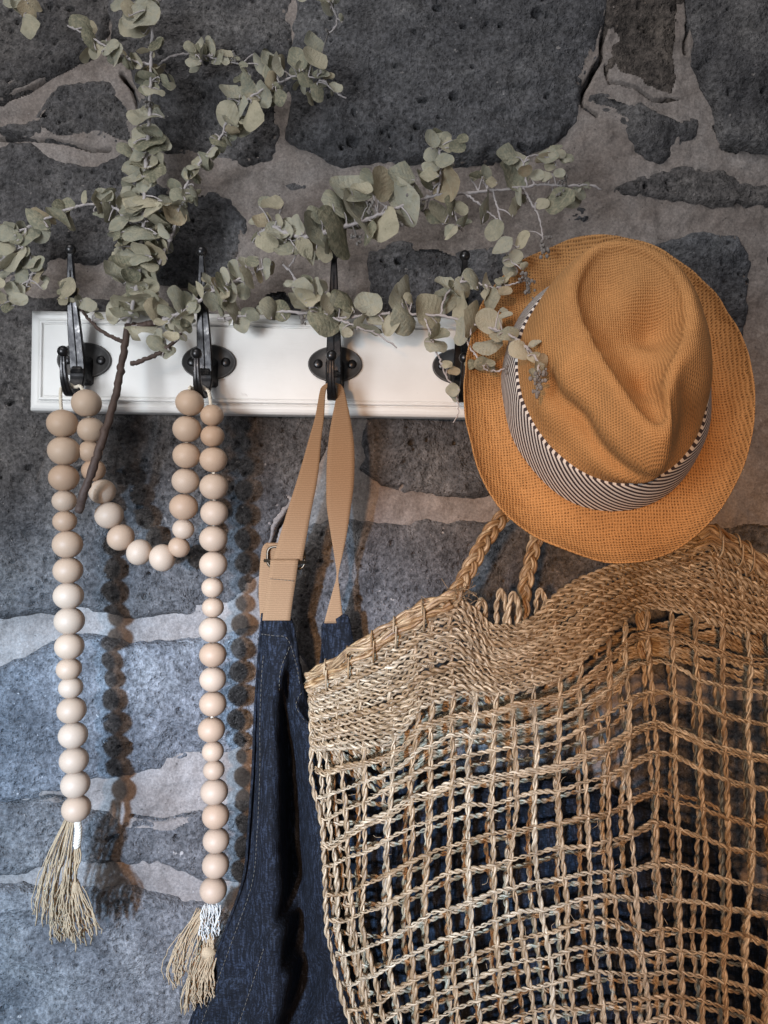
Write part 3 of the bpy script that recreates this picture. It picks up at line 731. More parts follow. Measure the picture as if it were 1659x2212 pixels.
LV = {}
LV['main'] = dict(A=[(1160,65,75,65,90),(1370,15,60,30,0),(1290,190,165,115,-25),(820,330,130,55,70,1),(850,440,80,60,80),(980,410,85,45,-40),(1060,500,110,34,95,1),(1150,560,55,24,80),(1180,540,60,20,88),(1240,550,65,40,60),
   (1420,410,75,35,-50),(1380,605,105,40,-5),(1330,720,90,45,10),(1380,800,100,30,8),(1480,740,70,35,40),(1340,1040,125,50,8),(1350,1160,110,50,10),(1340,1260,140,50,-12),(1400,1310,90,50,-10),(1265,1400,95,45,-30),(1300,1500,115,50,5),(1200,1620,90,35,5),(1340,1620,70,40,30),(1420,1430,70,30,60)],
  B=[(80,430,80,50,70),(210,420,90,40,60),(80,545,70,35,5),(160,480,110,40,90),(290,510,70,45,-70),(380,490,60,30,40),(450,530,50,25,10),(530,590,40,25,20),
   (415,840,110,50,35),(575,760,110,60,70,1),(370,1040,125,100,60),(590,1030,125,75,95),(500,950,90,40,90),(690,580,105,40,60,1),(745,680,90,30,80,1),(835,590,100,40,80,1),(840,780,45,32,0),(730,850,110,65,60),(850,880,70,55,70),
   (1020,540,95,85,80),(1170,540,120,70,60),(1090,700,80,60,70),(1040,620,60,40,90),(1230,680,70,40,10),(1300,700,50,30,0),(1200,830,80,60,90),(1360,800,60,40,40),
   (310,1265,80,40,25),(400,1265,50,18,65),(430,1190,60,40,0),(240,1360,60,30,-50),(165,1450,80,30,60),(80,1490,60,18,0),(100,1570,80,30,60),(30,1570,60,25,70)],
  D=[(320,110,170,60,14),(640,90,80,60,40),(580,175,110,40,-8),(720,110,70,45,60),(790,60,60,22,70),(690,250,75,22,75,1),(215,245,105,50,-8),(590,290,110,80,60),(450,350,100,35,10),(290,395,160,65,20),(110,360,100,50,-30),(400,490,80,38,-5),(180,510,110,35,-25),(90,470,50,25,-50),(310,580,100,60,30),(440,610,115,60,35),(100,610,40,35,90),(160,660,80,40,10),(295,645,100,40,6),(510,550,80,18,60,1),
   (110,720,100,50,20),(60,800,120,60,50),(210,830,85,70,50),(340,820,110,70,40),(230,1040,185,90,4),(435,1125,105,75,80),(390,1010,70,40,20),(330,960,120,40,15),(150,1170,120,50,15),(330,1280,110,40,0),(480,1250,60,30,-10),(470,1420,110,55,40),(540,1510,60,40,-40),(650,1350,80,30,50,1),
   (250,170,90,40,10),(420,250,90,40,-25),(520,420,70,40,40),(240,300,80,45,10),(200,600,80,40,15),(260,740,90,45,10),(380,720,80,45,30),(270,900,90,40,5)],
  C=[(620,930,85,65,-60),(680,1010,70,35,-60),(660,1090,70,45,10),(790,1080,75,60,30),(560,1020,60,40,-50),(890,1190,50,16,20,1)])
LV['left'] = dict(C=[(335,300,130,70,42,1),(580,220,95,60,75),(520,310,130,40,40,1),(775,120,55,25,95),(870,165,95,45,80),(940,105,80,60,50),(1010,210,120,55,105),(900,260,60,25,20),
   (60,430,90,75,20),(240,440,110,70,-40),(340,420,100,90,0),(40,550,80,60,30),(150,500,60,50,0),(290,715,90,35,-35),(110,650,130,60,-40),(90,720,110,30,-45),(320,810,80,35,-60),(170,830,80,60,80),(120,960,80,60,60),(170,1050,80,60,30),(60,1090,60,45,0),(220,920,50,40,0),(400,900,45,25,-60),(180,620,90,40,-40),(30,680,70,40,-60),(-40,480,90,70,20),(-60,620,90,60,40),(-40,900,80,60,20),(-30,1010,80,60,70),(100,380,70,45,15),(210,780,60,40,30)])
LV['lower'] = dict(D=[(560,1130,100,50,45),(650,1030,120,65,80),(690,1180,80,50,-20),(760,1120,80,40,-50),(760,960,70,25,60),(830,950,80,28,65,1),(900,860,65,30,60),(920,1010,60,30,90),(990,950,110,45,65),(1030,890,100,50,65),(980,1010,100,30,75),(1060,1000,45,35,-60),(1120,930,120,55,70),(1170,790,110,60,75),(1270,830,100,45,75),(1300,700,60,45,20),(1400,760,90,40,80),(1220,700,50,35,60),(1340,820,70,30,80),(1230,960,70,60,90),(1160,1150,100,45,95),(1080,1090,50,40,0),(1280,1160,70,60,0),(1390,1130,50,45,0),
   (630,1270,80,40,20),(700,1280,70,40,60),(1030,1170,70,15,65,1),(1105,1230,45,14,95,1),(660,1220,80,35,25)],
  E=[(390,1155,45,28,-10),(555,1135,55,45,20),(510,1220,95,80,10),(655,1210,90,40,75),(600,1310,70,40,-30),(480,1350,120,55,35),(230,1390,100,70,90),(310,1410,95,85,60),(720,1360,90,50,80),(740,1300,45,25,60),(640,1380,80,50,90),(720,1480,150,110,25),(830,1330,80,45,80),(900,1310,130,70,55),(915,1440,70,45,-40),(1100,1370,120,100,20),(1050,1520,80,30,-50),(1120,1570,90,40,15),(910,1580,70,60,90),(1170,1470,80,60,30),(1290,1530,100,70,90),(1350,1300,125,55,90,1)],
  G=[(400,350,85,45,20),(490,390,80,35,60),(575,370,95,70,90),(580,560,140,55,92),(680,290,100,50,75),(780,330,80,30,80,1),(790,420,70,22,95),(950,420,60,40,0),(900,310,40,25,0),(960,280,70,25,-40),(60,660,140,100,75),(250,590,150,115,50),(90,470,55,35,70),(330,780,80,30,-60),(330,880,100,60,10),(680,660,150,55,105),(800,680,115,105,30),(800,880,120,65,-20),(980,770,90,60,-20),(960,640,60,25,-10),(1090,930,100,75,40),(1220,890,60,25,-20),(1230,990,70,50,0),(570,770,120,60,90),(430,1060,45,35,0),(490,1120,55,40,20),(650,1050,60,40,0),(750,1070,70,60,0),(1250,1100,60,35,60),(480,1300,60,55,0),(820,1060,40,30,0),(1290,1030,60,40,90)])
LV['upper'] = dict(E=[(240,475,95,55,-5),(150,620,90,55,25),(285,610,60,30,60),(190,790,100,85,40),(290,710,110,75,10),(385,700,60,22,80),(410,780,60,50,0),(480,640,85,50,70),(530,850,110,65,60,1),(570,930,80,40,70,1),(630,700,185,95,65),(710,900,75,60,20),(745,820,80,25,85),(835,700,235,100,78),(840,430,140,75,65),(1020,560,230,90,68),(900,330,50,30,0),(1040,340,95,45,10),(1210,280,145,95,95),(1400,210,120,85,15),(1390,450,205,115,58),(1230,620,150,90,105),(1110,720,110,40,110,1),(1600,250,110,35,55),(420,830,80,50,60),(340,880,80,45,20),(640,540,90,50,60)],
  F=[(150,290,80,60,90),(160,420,75,70,60),(250,240,80,50,10),(270,340,80,60,60),(150,510,80,50,20),(270,490,80,60,0),(380,360,70,60,0),(430,290,50,40,0),(310,690,150,115,70),(340,880,90,45,90),(210,950,110,60,65),(130,620,80,50,0),(430,1030,80,35,-45,1),(330,1130,80,25,-45,1),(550,620,60,30,0),(640,590,70,40,80),(690,680,50,40,0),(650,890,150,35,105,1),(850,640,150,85,60),(920,450,110,75,10),(890,900,80,30,95,1),(940,800,80,30,80,1),(990,560,60,50,0),(1200,450,90,60,10),(1280,400,80,50,0),(1370,450,60,45,0),(1220,520,50,40,0),(1100,620,60,50,0),(1180,600,60,40,0),(720,1110,95,75,110),(790,1250,105,60,-40,1),(960,1180,80,50,110),(880,1370,80,50,-10),(910,1340,60,55,0),(1310,870,130,95,-50),(1150,860,60,50,0),(1490,760,70,50,60),(1540,690,30,25,0),(1300,600,50,40,0),(990,1430,40,30,-30)])
LV['topleft'] = dict(A=[(240,110,90,75,80),(250,230,95,75,70),(120,30,80,55,20),(320,40,70,40,60)])
LV['topmid'] = dict(B=[(1290,40,95,55,80),(1230,-40,90,60,40),(1420,160,40,22,90),(1060,-10,45,30,0),(1350,-60,80,60,100)])

# stems: (polyline in picture units with depth, radius start, radius end, kind)
ST = {}
ST['main'] = [([(170,1106,-.072),(180,1068,-.078),(203,1005,-.081),(225,940,-.078),(248,860,-.068),(262,790,-.059),(270,740,-.053),(277,700,-.050)], .0036, .0030, 'bark'),
  ([(277,700,-.050),(288,655,-.048),(300,600,-.046),(305,540,-.045),(309,480,-.044),(312,420,-.043),(315,350,-.042),(320,290,-.041),(324,230,-.040),(325,180,-.040),(326,120,-.041),(330,60,-.043),(338,0,-.045),(345,-60,-.046)], .0019, .0010, 'twig'),
  ([(266,738,-.053),(240,728,-.050),(215,712,-.046),(195,692,-.043),(180,676,-.042),(165,655,-.045),(152,622,-.050)], .0018, .0011, 'bark'),
  ([(283,786,-.062),(320,775,-.064),(350,758,-.066),(372,742,-.066),(392,720,-.064)], .0021, .0014, 'bark'),
  ([(278,708,-.050),(310,703,-.052),(340,694,-.054)], .0036, .0026, 'bark'),
  ([(345,570,-.046),(375,500,-.044),(385,450,-.043),(398,410,-.042),(425,362,-.040),(455,325,-.038),(472,305,-.037),(488,270,-.040),(505,235,-.043),(540,210,-.045),(575,190,-.046),(600,180,-.046),(640,165,-.046),(690,170,-.046),(720,195,-.044),(748,212,-.042)], .0012, .0007, 'twig'),
  ([(330,150,-.034),(360,128,-.028),(410,115,-.022),(460,125,-.018),(525,140,-.016)], .0009, .0006, 'twig'),
  ([(326,140,-.040),(290,132,-.042),(255,118,-.044),(215,92,-.046),(180,72,-.046),(145,55,-.044)], .0011, .0007, 'twig')]
ST['left'] = [([(285,520,-.040),(268,470,-.042),(240,445,-.044),(205,440,-.045),(165,446,-.046),(125,462,-.048),(80,482,-.050),(40,500,-.052),(0,518,-.053),(-60,530,-.054)], .0013, .0008, 'twig'),
  ([(60,490,-.051),(45,530,-.052),(20,550,-.053),(-20,570,-.054),(-60,590,-.054)], .0010, .0007, 'twig'),
  ([(50,530,-.052),(72,575,-.052),(60,610,-.051),(40,650,-.050)], .0009, .0006, 'twig')]
ST['lower'] = [([(340,694,-.054),(380,680,-.055),(420,660,-.057),(450,635,-.060),(490,615,-.058),(530,598,-.055),(565,580,-.053),(590,570,-.052)], .0016, .0010, 'twig'),
  ([(470,690,-.045),(530,682,-.045),(600,674,-.047),(650,676,-.050),(720,688,-.056),(790,680,-.060),(830,678,-.060),(880,678,-.060),(952,682,-.062),(990,692,-.068),(1000,694,-.070),(1040,704,-.088),(1070,712,-.104),(1110,728,-.136),(1140,752,-.164),(1160,778,-.184),(1165,810,-.190),(1160,842,-.190)], .0013, .0008, 'twig'),
  ([(612,572,-.052),(630,590,-.054),(650,630,-.056),(672,668,-.056),(690,690,-.056)], .0010, .0007, 'twig'),
  ([(700,680,-.058),(760,702,-.062),(815,722,-.063),(845,742,-.062),(858,752,-.062)], .0010, .0006, 'twig'),
  ([(918,690,-.062),(928,716,-.064),(945,762,-.066),(958,800,-.068),(967,819,-.068),(984,845,-.068),(990,890,-.068),(980,912,-.067)], .0009, .0005, 'twig'),
  ([(1000,694,-.070),(1006,728,-.076),(1016,752,-.082),(1030,770,-.088),(1050,798,-.096),(1075,801,-.104),(1090,796,-.108)], .0010, .0006, 'twig'),
  ([(952,682,-.062),(958,650,-.064),(975,622,-.066),(985,612,-.067),(1015,608,-.070),(1040,614,-.074),(1072,622,-.080),(1110,612,-.084),(1140,604,-.086)], .0010, .0006, 'twig')]
ST['upper'] = [([(560,505,-.056),(590,490,-.058),(620,505,-.060),(660,512,-.062),(700,502,-.064),(750,488,-.066),(800,472,-.068),(850,452,-.070),(891,437,-.070),(945,422,-.070),(999,418,-.069),(1064,412,-.068),(1130,405,-.066),(1170,398,-.064),(1220,402,-.062),(1270,400,-.060),(1300,408,-.058)], .0017, .0008, 'twig'),
  ([(1064,412,-.068),(1075,450,-.069),(1082,480,-.070),(1090,512,-.072),(1098,545,-.074),(1108,570,-.078)], .0010, .0006, 'twig'),
  ([(1002,418,-.069),(1030,436,-.070),(1060,462,-.070),(1082,482,-.070)], .0009, .0006, 'twig'),
  ([(945,422,-.070),(950,390,-.074),(952,360,-.078),(948,320,-.080)], .0011, .0007, 'twig'),
  ([(1130,405,-.066),(1148,440,-.066),(1165,470,-.066),(1172,510,-.068),(1174,548,-.072)], .0009, .0005, 'twig'),
  ([(970,420,-.070),(985,470,-.070),(1000,500,-.068)], .0008, .0005, 'twig'),
  ([(1140,404,-.066),(1130,360,-.064),(1150,335,-.062),(1200,345,-.060)], .0008, .0005, 'twig'),
  ([(620,505,-.060),(640,545,-.060),(625,575,-.058)], .0009, .0006, 'twig')]
ST['topleft'] = [([(20,-90,-.060),(40,-40,-.062),(55,0,-.064),(58,30,-.064)], .0012, .0008, 'twig')]
ST['topmid'] = [([(690,-90,-.060),(705,-30,-.060),(716,10,-.058),(728,45,-.055),(712,72,-.052)], .0011, .0007, 'twig')]
BR = {'main': 'dried eucalyptus branch with a bare brown cut stem and a tall upright spray',
      'left': 'dried eucalyptus spray drooping out past the left end of the white rack',
      'lower': 'long dried eucalyptus spray lying along the top of the white rack to the hat',
      'upper': 'dried eucalyptus spray with large pale leaves reaching right, above the third hook',
      'topleft': 'dark green eucalyptus sprig tip hanging in the top left corner',
      'topmid': 'small eucalyptus sprig tip hanging at the top edge of the picture'}
BUDS = {'lower': [('G',1130,270),('G',1170,320),('G',1100,300),('G',1150,390),('G',1160,430),('G',975,1110),('G',1000,1160),('G',1230,1200),('G',1260,1180),('G',1240,1260),('G',1240,1310),('G',1270,1150),('E',530,1500),('E',560,1490)],
        'upper': [('E',1010,770),('E',990,740),('E',1370,650),('E',1510,350),('E',1110,450),('E',1130,520),('F',1150,1320),('F',1170,1290),('F',1130,1240),('F',1350,620),('F',1330,680),('F',1300,790),('F',60,880),('F',1200,1180)],
        'main': [('A',1350,940),('A',1330,935),('B',1300,270),('B',440,520)]}
for key, label in BR.items():
    p0 = PP(ST[key][0][0]); root = thing('eucalyptus_branch', label, 'branch', tuple(p0[0]), 'dried eucalyptus branches')
    bark_g, twig_g, samp = [], [], []
    for pts, r0, r1, kind in ST[key]:
        w = resample(PP(pts), max(18, len(pts)*7))
        rr = np.linspace(r0, r1, len(w))*(1+(.06*np.sin(np.arange(len(w))*1.7)+np.random.default_rng(9).normal(0, .05, len(w)))*(kind == 'bark'))
        # swollen leaf nodes
        if kind == 'twig': rr = rr*(1+.5*(np.arange(len(w)) % 7 == 3))
        w = w+np.random.default_rng(len(w)).normal(0, .00035, w.shape)
        (bark_g if kind == 'bark' else twig_g).append(tube(w, rr, 8 if kind == 'bark' else 6))
        pr = np.stack([w[:, 0]/S(w[:, 1])+829.5, 1106-w[:, 2]/S(w[:, 1])], 1)
        samp.append(np.c_[w, pr])
    samp = np.vstack(samp)
    r = np.random.default_rng(sum(map(ord, key)))
    for tile, lst in LV[key].items():
        extra = []
        for it in lst:
            for _ in range(2 if key == 'main' else 1):
                if r.random() > (.9 if key in ('main', 'upper') else .66): continue
                a_ = it[2]*r.uniform(.6, .92); extra.append((it[0]+r.normal(0, .55)*it[2], it[1]+r.normal(0, .55)*it[2], a_, a_*r.uniform(.35, .85), it[4]+r.normal(0, 40)))
        for ii, it in enumerate(lst+extra):
            x, y, a, b, ang = it[:5]; pointed = len(it) > 5
            px, py = tx(tile, x, y); a *= .24; b *= .24
            d2 = (samp[:, 3]-px)**2+(samp[:, 4]-py)**2; k = int(d2.argmin())
            side = 1 if (py > samp[k, 4]) else -1
            dep = samp[k, 1]-abs(r.normal(0, .006))+.002+(.008 if ii >= len(lst) else 0)
            c = P(px, py, dep); sc_ = S(dep)
            th = math.radians(ang); e1 = np.array([math.cos(th), 0, -math.sin(th)])
            base2 = np.array([samp[k, 3]-px, samp[k, 4]-py]); d1 = np.array([math.cos(th), math.sin(th)])
            if base2@d1 > 0: e1 = -e1
            yh = np.array([0, 1.0, 0]); perp = np.cross(yh, e1)
            if perp[2] < 0: perp = -perp
            W = .62 if pointed else .90
            ct = min(1, max(.16, b/a/W)); tilt = math.acos(ct)
            sgn = 1 if r.random() < .72 else -1
            ray = np.array([c[0], c[1]-CAMY, c[2]])/(c[1]-CAMY)
            qa, qb, qc = ray@ray, ct*(perp@ray), ct*ct-1
            e2 = ct*perp+ray*((-qb+sgn*math.sqrt(max(0, qb*qb-qa*qc)))/qa)
            e1 = e1+ray*r.normal(0, .14)
            e2 -= e1*(e1@e2)/(e1@e1)
            n3 = np.cross(e1, e2); n3 /= np.linalg.norm(n3)
            L_ = a*sc_*1.10; wid = L_*min(1.25, max(.8, b/a/W/ct)) if ct > .99 else L_
            mesh = (leaf_point if pointed else leaf_round)[int(r.integers(3 if pointed else 6))]
            o = link('leaf', mesh, None, root)
            mtx = Matrix(((e1[0]*L_, e2[0]*wid, n3[0]*L_, 0), (e1[1]*L_, e2[1]*wid, n3[1]*L_, 0), (e1[2]*L_, e2[2]*wid, n3[2]*L_, 0), (0, 0, 0, 1)))
            o.matrix_local = Matrix.Translation(Vector(c-p0[0])) @ mtx
            bp = c-e1*L_*.97; sp = samp[k, :3]; dist = np.linalg.norm(bp-sp)
            if dist > .001:
                mid = (bp+sp)/2+np.array([0, 0, .1*dist])
                twig_g.append(tube(resample([sp, mid, bp, bp+e1*L_*.25], 9), np.linspace(.00075, .0004, 9), 5))
    if bark_g: part('stem', join(bark_g), M['bark'], root)
    part('twigs', join(twig_g), M['twig'], root)
    for (tile, x, y) in BUDS.get(key, []):
        px, py = tx(tile, x, y); k = int(((samp[:, 3]-px)**2+(samp[:, 4]-py)**2).argmin())
        c = P(px, py, samp[k, 1]-.003); gs = []
        for q_ in range(6):
            gs.append(sphere(c+r.normal(0, .0020, 3), r.uniform(.0007, .0016), 8, 6, (1, 1, r.uniform(.9, 1.5))))
        gs.append(tube(resample([c, (c+samp[k, :3])/2+np.array([0, 0, .002]), samp[k, :3]], 6), .0006, 5))
        part('bud_cluster', join(gs), M['bud'], root)

# ================================================================== STRAW HAT
HC = P(1313, 872, -.112)
hn = np.array([-.185, -.925, .335]); hn /= np.linalg.norm(hn)
hu = np.array([1.0, 0, 0])-hn*hn[0]; hu /= np.linalg.norm(hu); hv = np.cross(hn, hu)
if hv[2] < 0: hv = -hv
def hz(x, y): return 962+.42*x, 464.5+.42*y
def on_plane(pts, w):
    """rays through traced outline points meet the hat plane lifted by w -> hat coordinates (u,v)"""
    out = []
    for x, y in pts:
        px, py = hz(x, y); d = np.array([(px-829.5)*KPX, 1, (1106-py)*KPX]); o = np.array([0, CAMY, 0])
        t = ((HC+hn*w-o)@hn)/(d@hn); p = o+d*t-HC
        out.append((p@hu, p@hv))
    return np.array(out)
NA = 192
TH = np.linspace(0, 2*math.pi, NA, endpoint=False)
def polar(pts, c, smooth=2):
    a = np.arctan2(pts[:, 1]-c[1], pts[:, 0]-c[0]); r = np.hypot(pts[:, 0]-c[0], pts[:, 1]-c[1])
    o = np.argsort(a); a, r = a[o], r[o]
    a3 = np.r_[a-2*math.pi, a, a+2*math.pi]; r3 = np.r_[r, r, r]
    tt = np.linspace(-math.pi, 3*math.pi, 2*NA+1)
    rr = np.interp(TH, a3, r3)
    for _ in range(smooth):
        rr = .25*np.roll(rr, 1)+.5*rr+.25*np.roll(rr, -1)
    return rr
brim_px = [(520,185),(650,140),(760,126),(850,125),(1000,150),(1150,240),(1300,370),(1430,560),(1500,700),(1545,850),(1568,1000),(1552,1200),(1480,1400),(1350,1590),(1200,1715),(1000,1790),(850,1800),(650,1750),(450,1660),(300,1550),(200,1400),(140,1200),(106,1000),(112,850),(140,650),(200,450),(290,330),(400,240)]
B2 = on_plane(brim_px, 0.0)
bc = np.array([B2[:, 0].mean(), B2[:, 1].mean()])
base_px = [(450,440),(370,570),(310,740),(300,900),(330,1080),(420,1260),(560,1400),(700,1480),(830,1515),(970,1505),(1100,1450),(1230,1340),(1310,1180),(1360,980),(1352,830),(1312,690)]
top_px = [(470,470),(400,620),(370,780),(380,950),(440,1070),(560,1200),(700,1310),(850,1370),(1050,1370),(1150,1330),(1240,1260),(1290,1130),(1320,980),(1312,800),(1280,640)]
def ell_fit(pts):
    """ellipse through the visible part completes the hidden back"""
    x, y = pts[:, 0], pts[:, 1]; s = .1
    D = np.stack([x*x, x*y, y*y, x, y], 1)/s**2
    c, *_ = np.linalg.lstsq(np.vstack([D, np.eye(5)*.02]), np.r_[np.ones(len(x)), np.zeros(5)], rcond=None)
    c = c/s**2
    A = np.array([[2*c[0], c[1]], [c[1], 2*c[2]]]); ctr = np.linalg.solve(A, -c[3:5])
    F = 1+c[0]*ctr[0]**2+c[1]*ctr[0]*ctr[1]+c[2]*ctr[1]**2
    q = c[0]*np.cos(TH)**2+c[1]*np.cos(TH)*np.sin(TH)+c[2]*np.sin(TH)**2
    return ctr, np.sqrt(np.maximum(F/q, 1e-6))
HB = .036                                          # ribbon height
P0 = on_plane(base_px, .002); P1 = on_plane(top_px, HB)
c0, r0 = ell_fit(P0); c1, r1 = ell_fit(P1)
def ring(c, r, w): return np.stack([c[0]+r*np.cos(TH), c[1]+r*np.sin(TH), np.full(NA, w) if np.isscalar(w) else w], 1)
rim_px = [(805,188),(748,228),(696,310),(672,400),(692,500),(745,610),(800,720),(860,820),(930,920),(1000,1010),(1060,1075),(1110,1095),(1150,1070),(1152,1000),(1128,920),(1122,850),(1150,780),(1205,690),(1232,590),(1236,480),(1205,360),(1140,275),(1040,208),(920,178)]
rimW = .104
PR = on_plane(rim_px, rimW); cr = on_plane([(960,560)], rimW)[0]
rr = polar(PR, cr, 2)
R0, R1 = ring(c0, r0, 0.0), ring(c1, r1, HB)
front = math.atan2(*(on_plane([(1110,1095)], rimW)[0]-cr)[::-1])
dth = (TH-front+math.pi) % (2*math.pi)-math.pi
RR = ring(cr, rr, rimW-.006*np.exp(-(dth/.5)**2)+.002*np.cos(dth*2))
# side rings between ribbon and crown rim, bulging outwards, pinched either side of the front
def side(t, bulge):
    a = R1*(1-t)+RR*t; out = a[:, :2]-(c1*(1-t)+cr*t); n = out/np.linalg.norm(out, axis=1)[:, None]
    pinch = .0105*np.exp(-((dth+.62)/.30)**2)+.013*np.exp(-((dth-.50)/.24)**2)
    back = .012*np.exp(-((np.abs(dth)-math.pi)/.8)**2)
    b = bulge*(1+.25*np.cos(dth*2))*(1-.8*np.exp(-((np.abs(dth)-math.pi)/.8)**2))-pinch*math.sin(math.pi*min(1, t*1.0))*1.0
    a = a.copy(); a[:, :2] += n*b[:, None]; a[:, 2] += 0
    return a
S1, S2, S3 = side(.30, .0085), side(.62, .0125), side(.88, .0068)
S2[:, 2] += .006; S3[:, 2] += .009
def dent(s, dz):
    a = RR.copy(); a[:, :2] = cr+(RR[:, :2]-cr)*s; a[:, 2] = RR[:, 2]*s+(rimW-.004)*(1-s)-dz*(1-.80*s*np.exp(-((np.abs(dth)-math.pi)/1.15)**2))
    return a
rings = [R0, R0*.5+R1*.5, R1, S1, S2, S3, RR+np.array([0, 0, .0035]), dent(.94, .0016), dent(.85, .0062), dent(.70, .0110), dent(.42, .0150), dent(.18, .0160), dent(.001, .0160)]
rings = np.array(rings)                             # (k, NA, 3)
fine = np.stack([resample(rings[:, i], 84) for i in range(NA)], 1)
# soft lumps of the worn straw: two hollows in the crown top, gentle dents on the sides
lump = fbm(fine[..., 0], fine[..., 1], .045, 300, 2)*.0032
fine[..., 2] += lump*np.linspace(0, 1, 84)[:, None]
apex = fine[..., 2].argmax(0)
rowi = np.arange(84)[:, None]; outer = rowi < apex[None, :]
win = np.clip((dth+1.55)/.35, 0, 1)*np.clip((.05-dth)/.25, 0, 1)
cw = .078-.012*np.clip((dth+1.5)/1.5, 0, 1)
cre = (-.0058*np.exp(-((fine[..., 2]-cw)/.0075)**2)+.0022*np.exp(-((fine[..., 2]-cw-.016)/.009)**2)+.0020*np.exp(-((fine[..., 2]-cw+.018)/.010)**2))*win*outer
ctrm = (c1+cr)/2; o2 = fine[..., :2]-ctrm; o2 = o2/(np.linalg.norm(o2, axis=-1, keepdims=True)+1e-9)
fine[..., :2] += o2*cre[..., None]; fine[..., 2] += cre*.9
def hollow(x, y, w, rad, dep):
    p = on_plane([(x, y)], w)[0]
    d = np.hypot(fine[..., 0]-p[0], fine[..., 1]-p[1]); m = np.linspace(0, 1, 84)[:, None] > .5
    fine[..., 2] -= dep*np.exp(-(d/rad)**2)*m
hollow(1075, 590, .085, .014, .0125); hollow(800, 430, .085, .016, .0065); hollow(1040, 880, .085, .010, .0085); hollow(960, 430, .085, .011, -.0045); hollow(1010, 700, .085, .010, -.003)
def hat_world(a): return HC+a[..., 0:1]*hu+a[..., 1:2]*hv+a[..., 2:3]*hn
def grid_q(nr, nc):
    i = np.arange(nr-1)[:, None]*nc; j = np.arange(nc)[None]; k = (j+1) % nc
    return np.stack([i+j, i+k, i+nc+k, i+nc+j], -1).reshape(-1, 4)
hat = thing('straw_hat', 'orange woven straw fedora with a black and white striped ribbon', 'hat', tuple(HC))
hat.rotation_euler = Matrix((hu, hv, hn)).transposed().to_euler()
def hpart(name, a, m, uv=None):
    nr, nc = a.shape[:2]
    o = link(name, mesh_np(name, a.reshape(-1, 3), grid_q(nr, nc), None, True, uv), m, hat); return o
cr_o = hpart('crown', fine, M['crown'])
# brim: from the crown foot to the traced outline, lower edge turned gently up at the rim
rb = polar(B2, c0, 2); bri = []
nbr = 34
for t in np.linspace(0, 1, nbr):
    r_ = (r0-.0012)*(1-t)+rb*t
    snap = .006*np.cos(TH*2-.4)*t**1.5
    w = -.0085*math.sin(math.pi*t*.9)+.013*t**2.2+snap*1.0-.0005
    a = ring(c0, r_, w+fbm(np.cos(TH)*.09*(1+t), np.sin(TH)*.09, .05, 310, 2)*.006*t); bri.append(a)
# rolled edge with thickness, then the underside
edge = bri[-1].copy(); edge[:, 2] -= .0016; edge[:, :2] = c0+(edge[:, :2]-c0)*1.004
und = bri[-1].copy(); und[:, 2] -= .0030; und[:, :2] = c0+(und[:, :2]-c0)*.992
und2 = bri[0].copy(); und2[:, 2] -= .0022
mid_u = bri[nbr//2].copy(); mid_u[:, 2] -= .0022
hpart('brim', np.array(bri+[edge, und, mid_u, und2]), M['brim'])
# hem line near the brim edge
# ribbon
rib = []; uvs = []
Lc = np.r_[0, np.cumsum(np.linalg.norm(np.diff(np.vstack([R0, R0[:1]])[:, :2], axis=0), axis=1))][:-1]
for k, t in enumerate(np.linspace(0, 1, 9)):
    a = R0*(1-t)+R1*t; ctr = c0*(1-t)+c1*t; out = a[:, :2]-ctr; nrm = out/np.linalg.norm(out, axis=1)[:, None]
    a = a.copy(); a[:, :2] += nrm*(.0016+.0012*math.sin(math.pi*t)+.0004*np.sin(TH*9+t*3)[:, None]); a[:, 2] += .0015
    rib.append(a); uvs.append(np.stack([Lc, np.full(NA, t*HB)], 1))
lip = rib[-1].copy(); lip[:, :2] = c1+(lip[:, :2]-c1)*.965; lip[:, 2] += .0004; rib.append(lip); uvs.append(np.stack([Lc, np.full(NA, HB)], 1))
hpart('ribbon', np.array(rib), M['ribbon'], np.vstack(uvs))

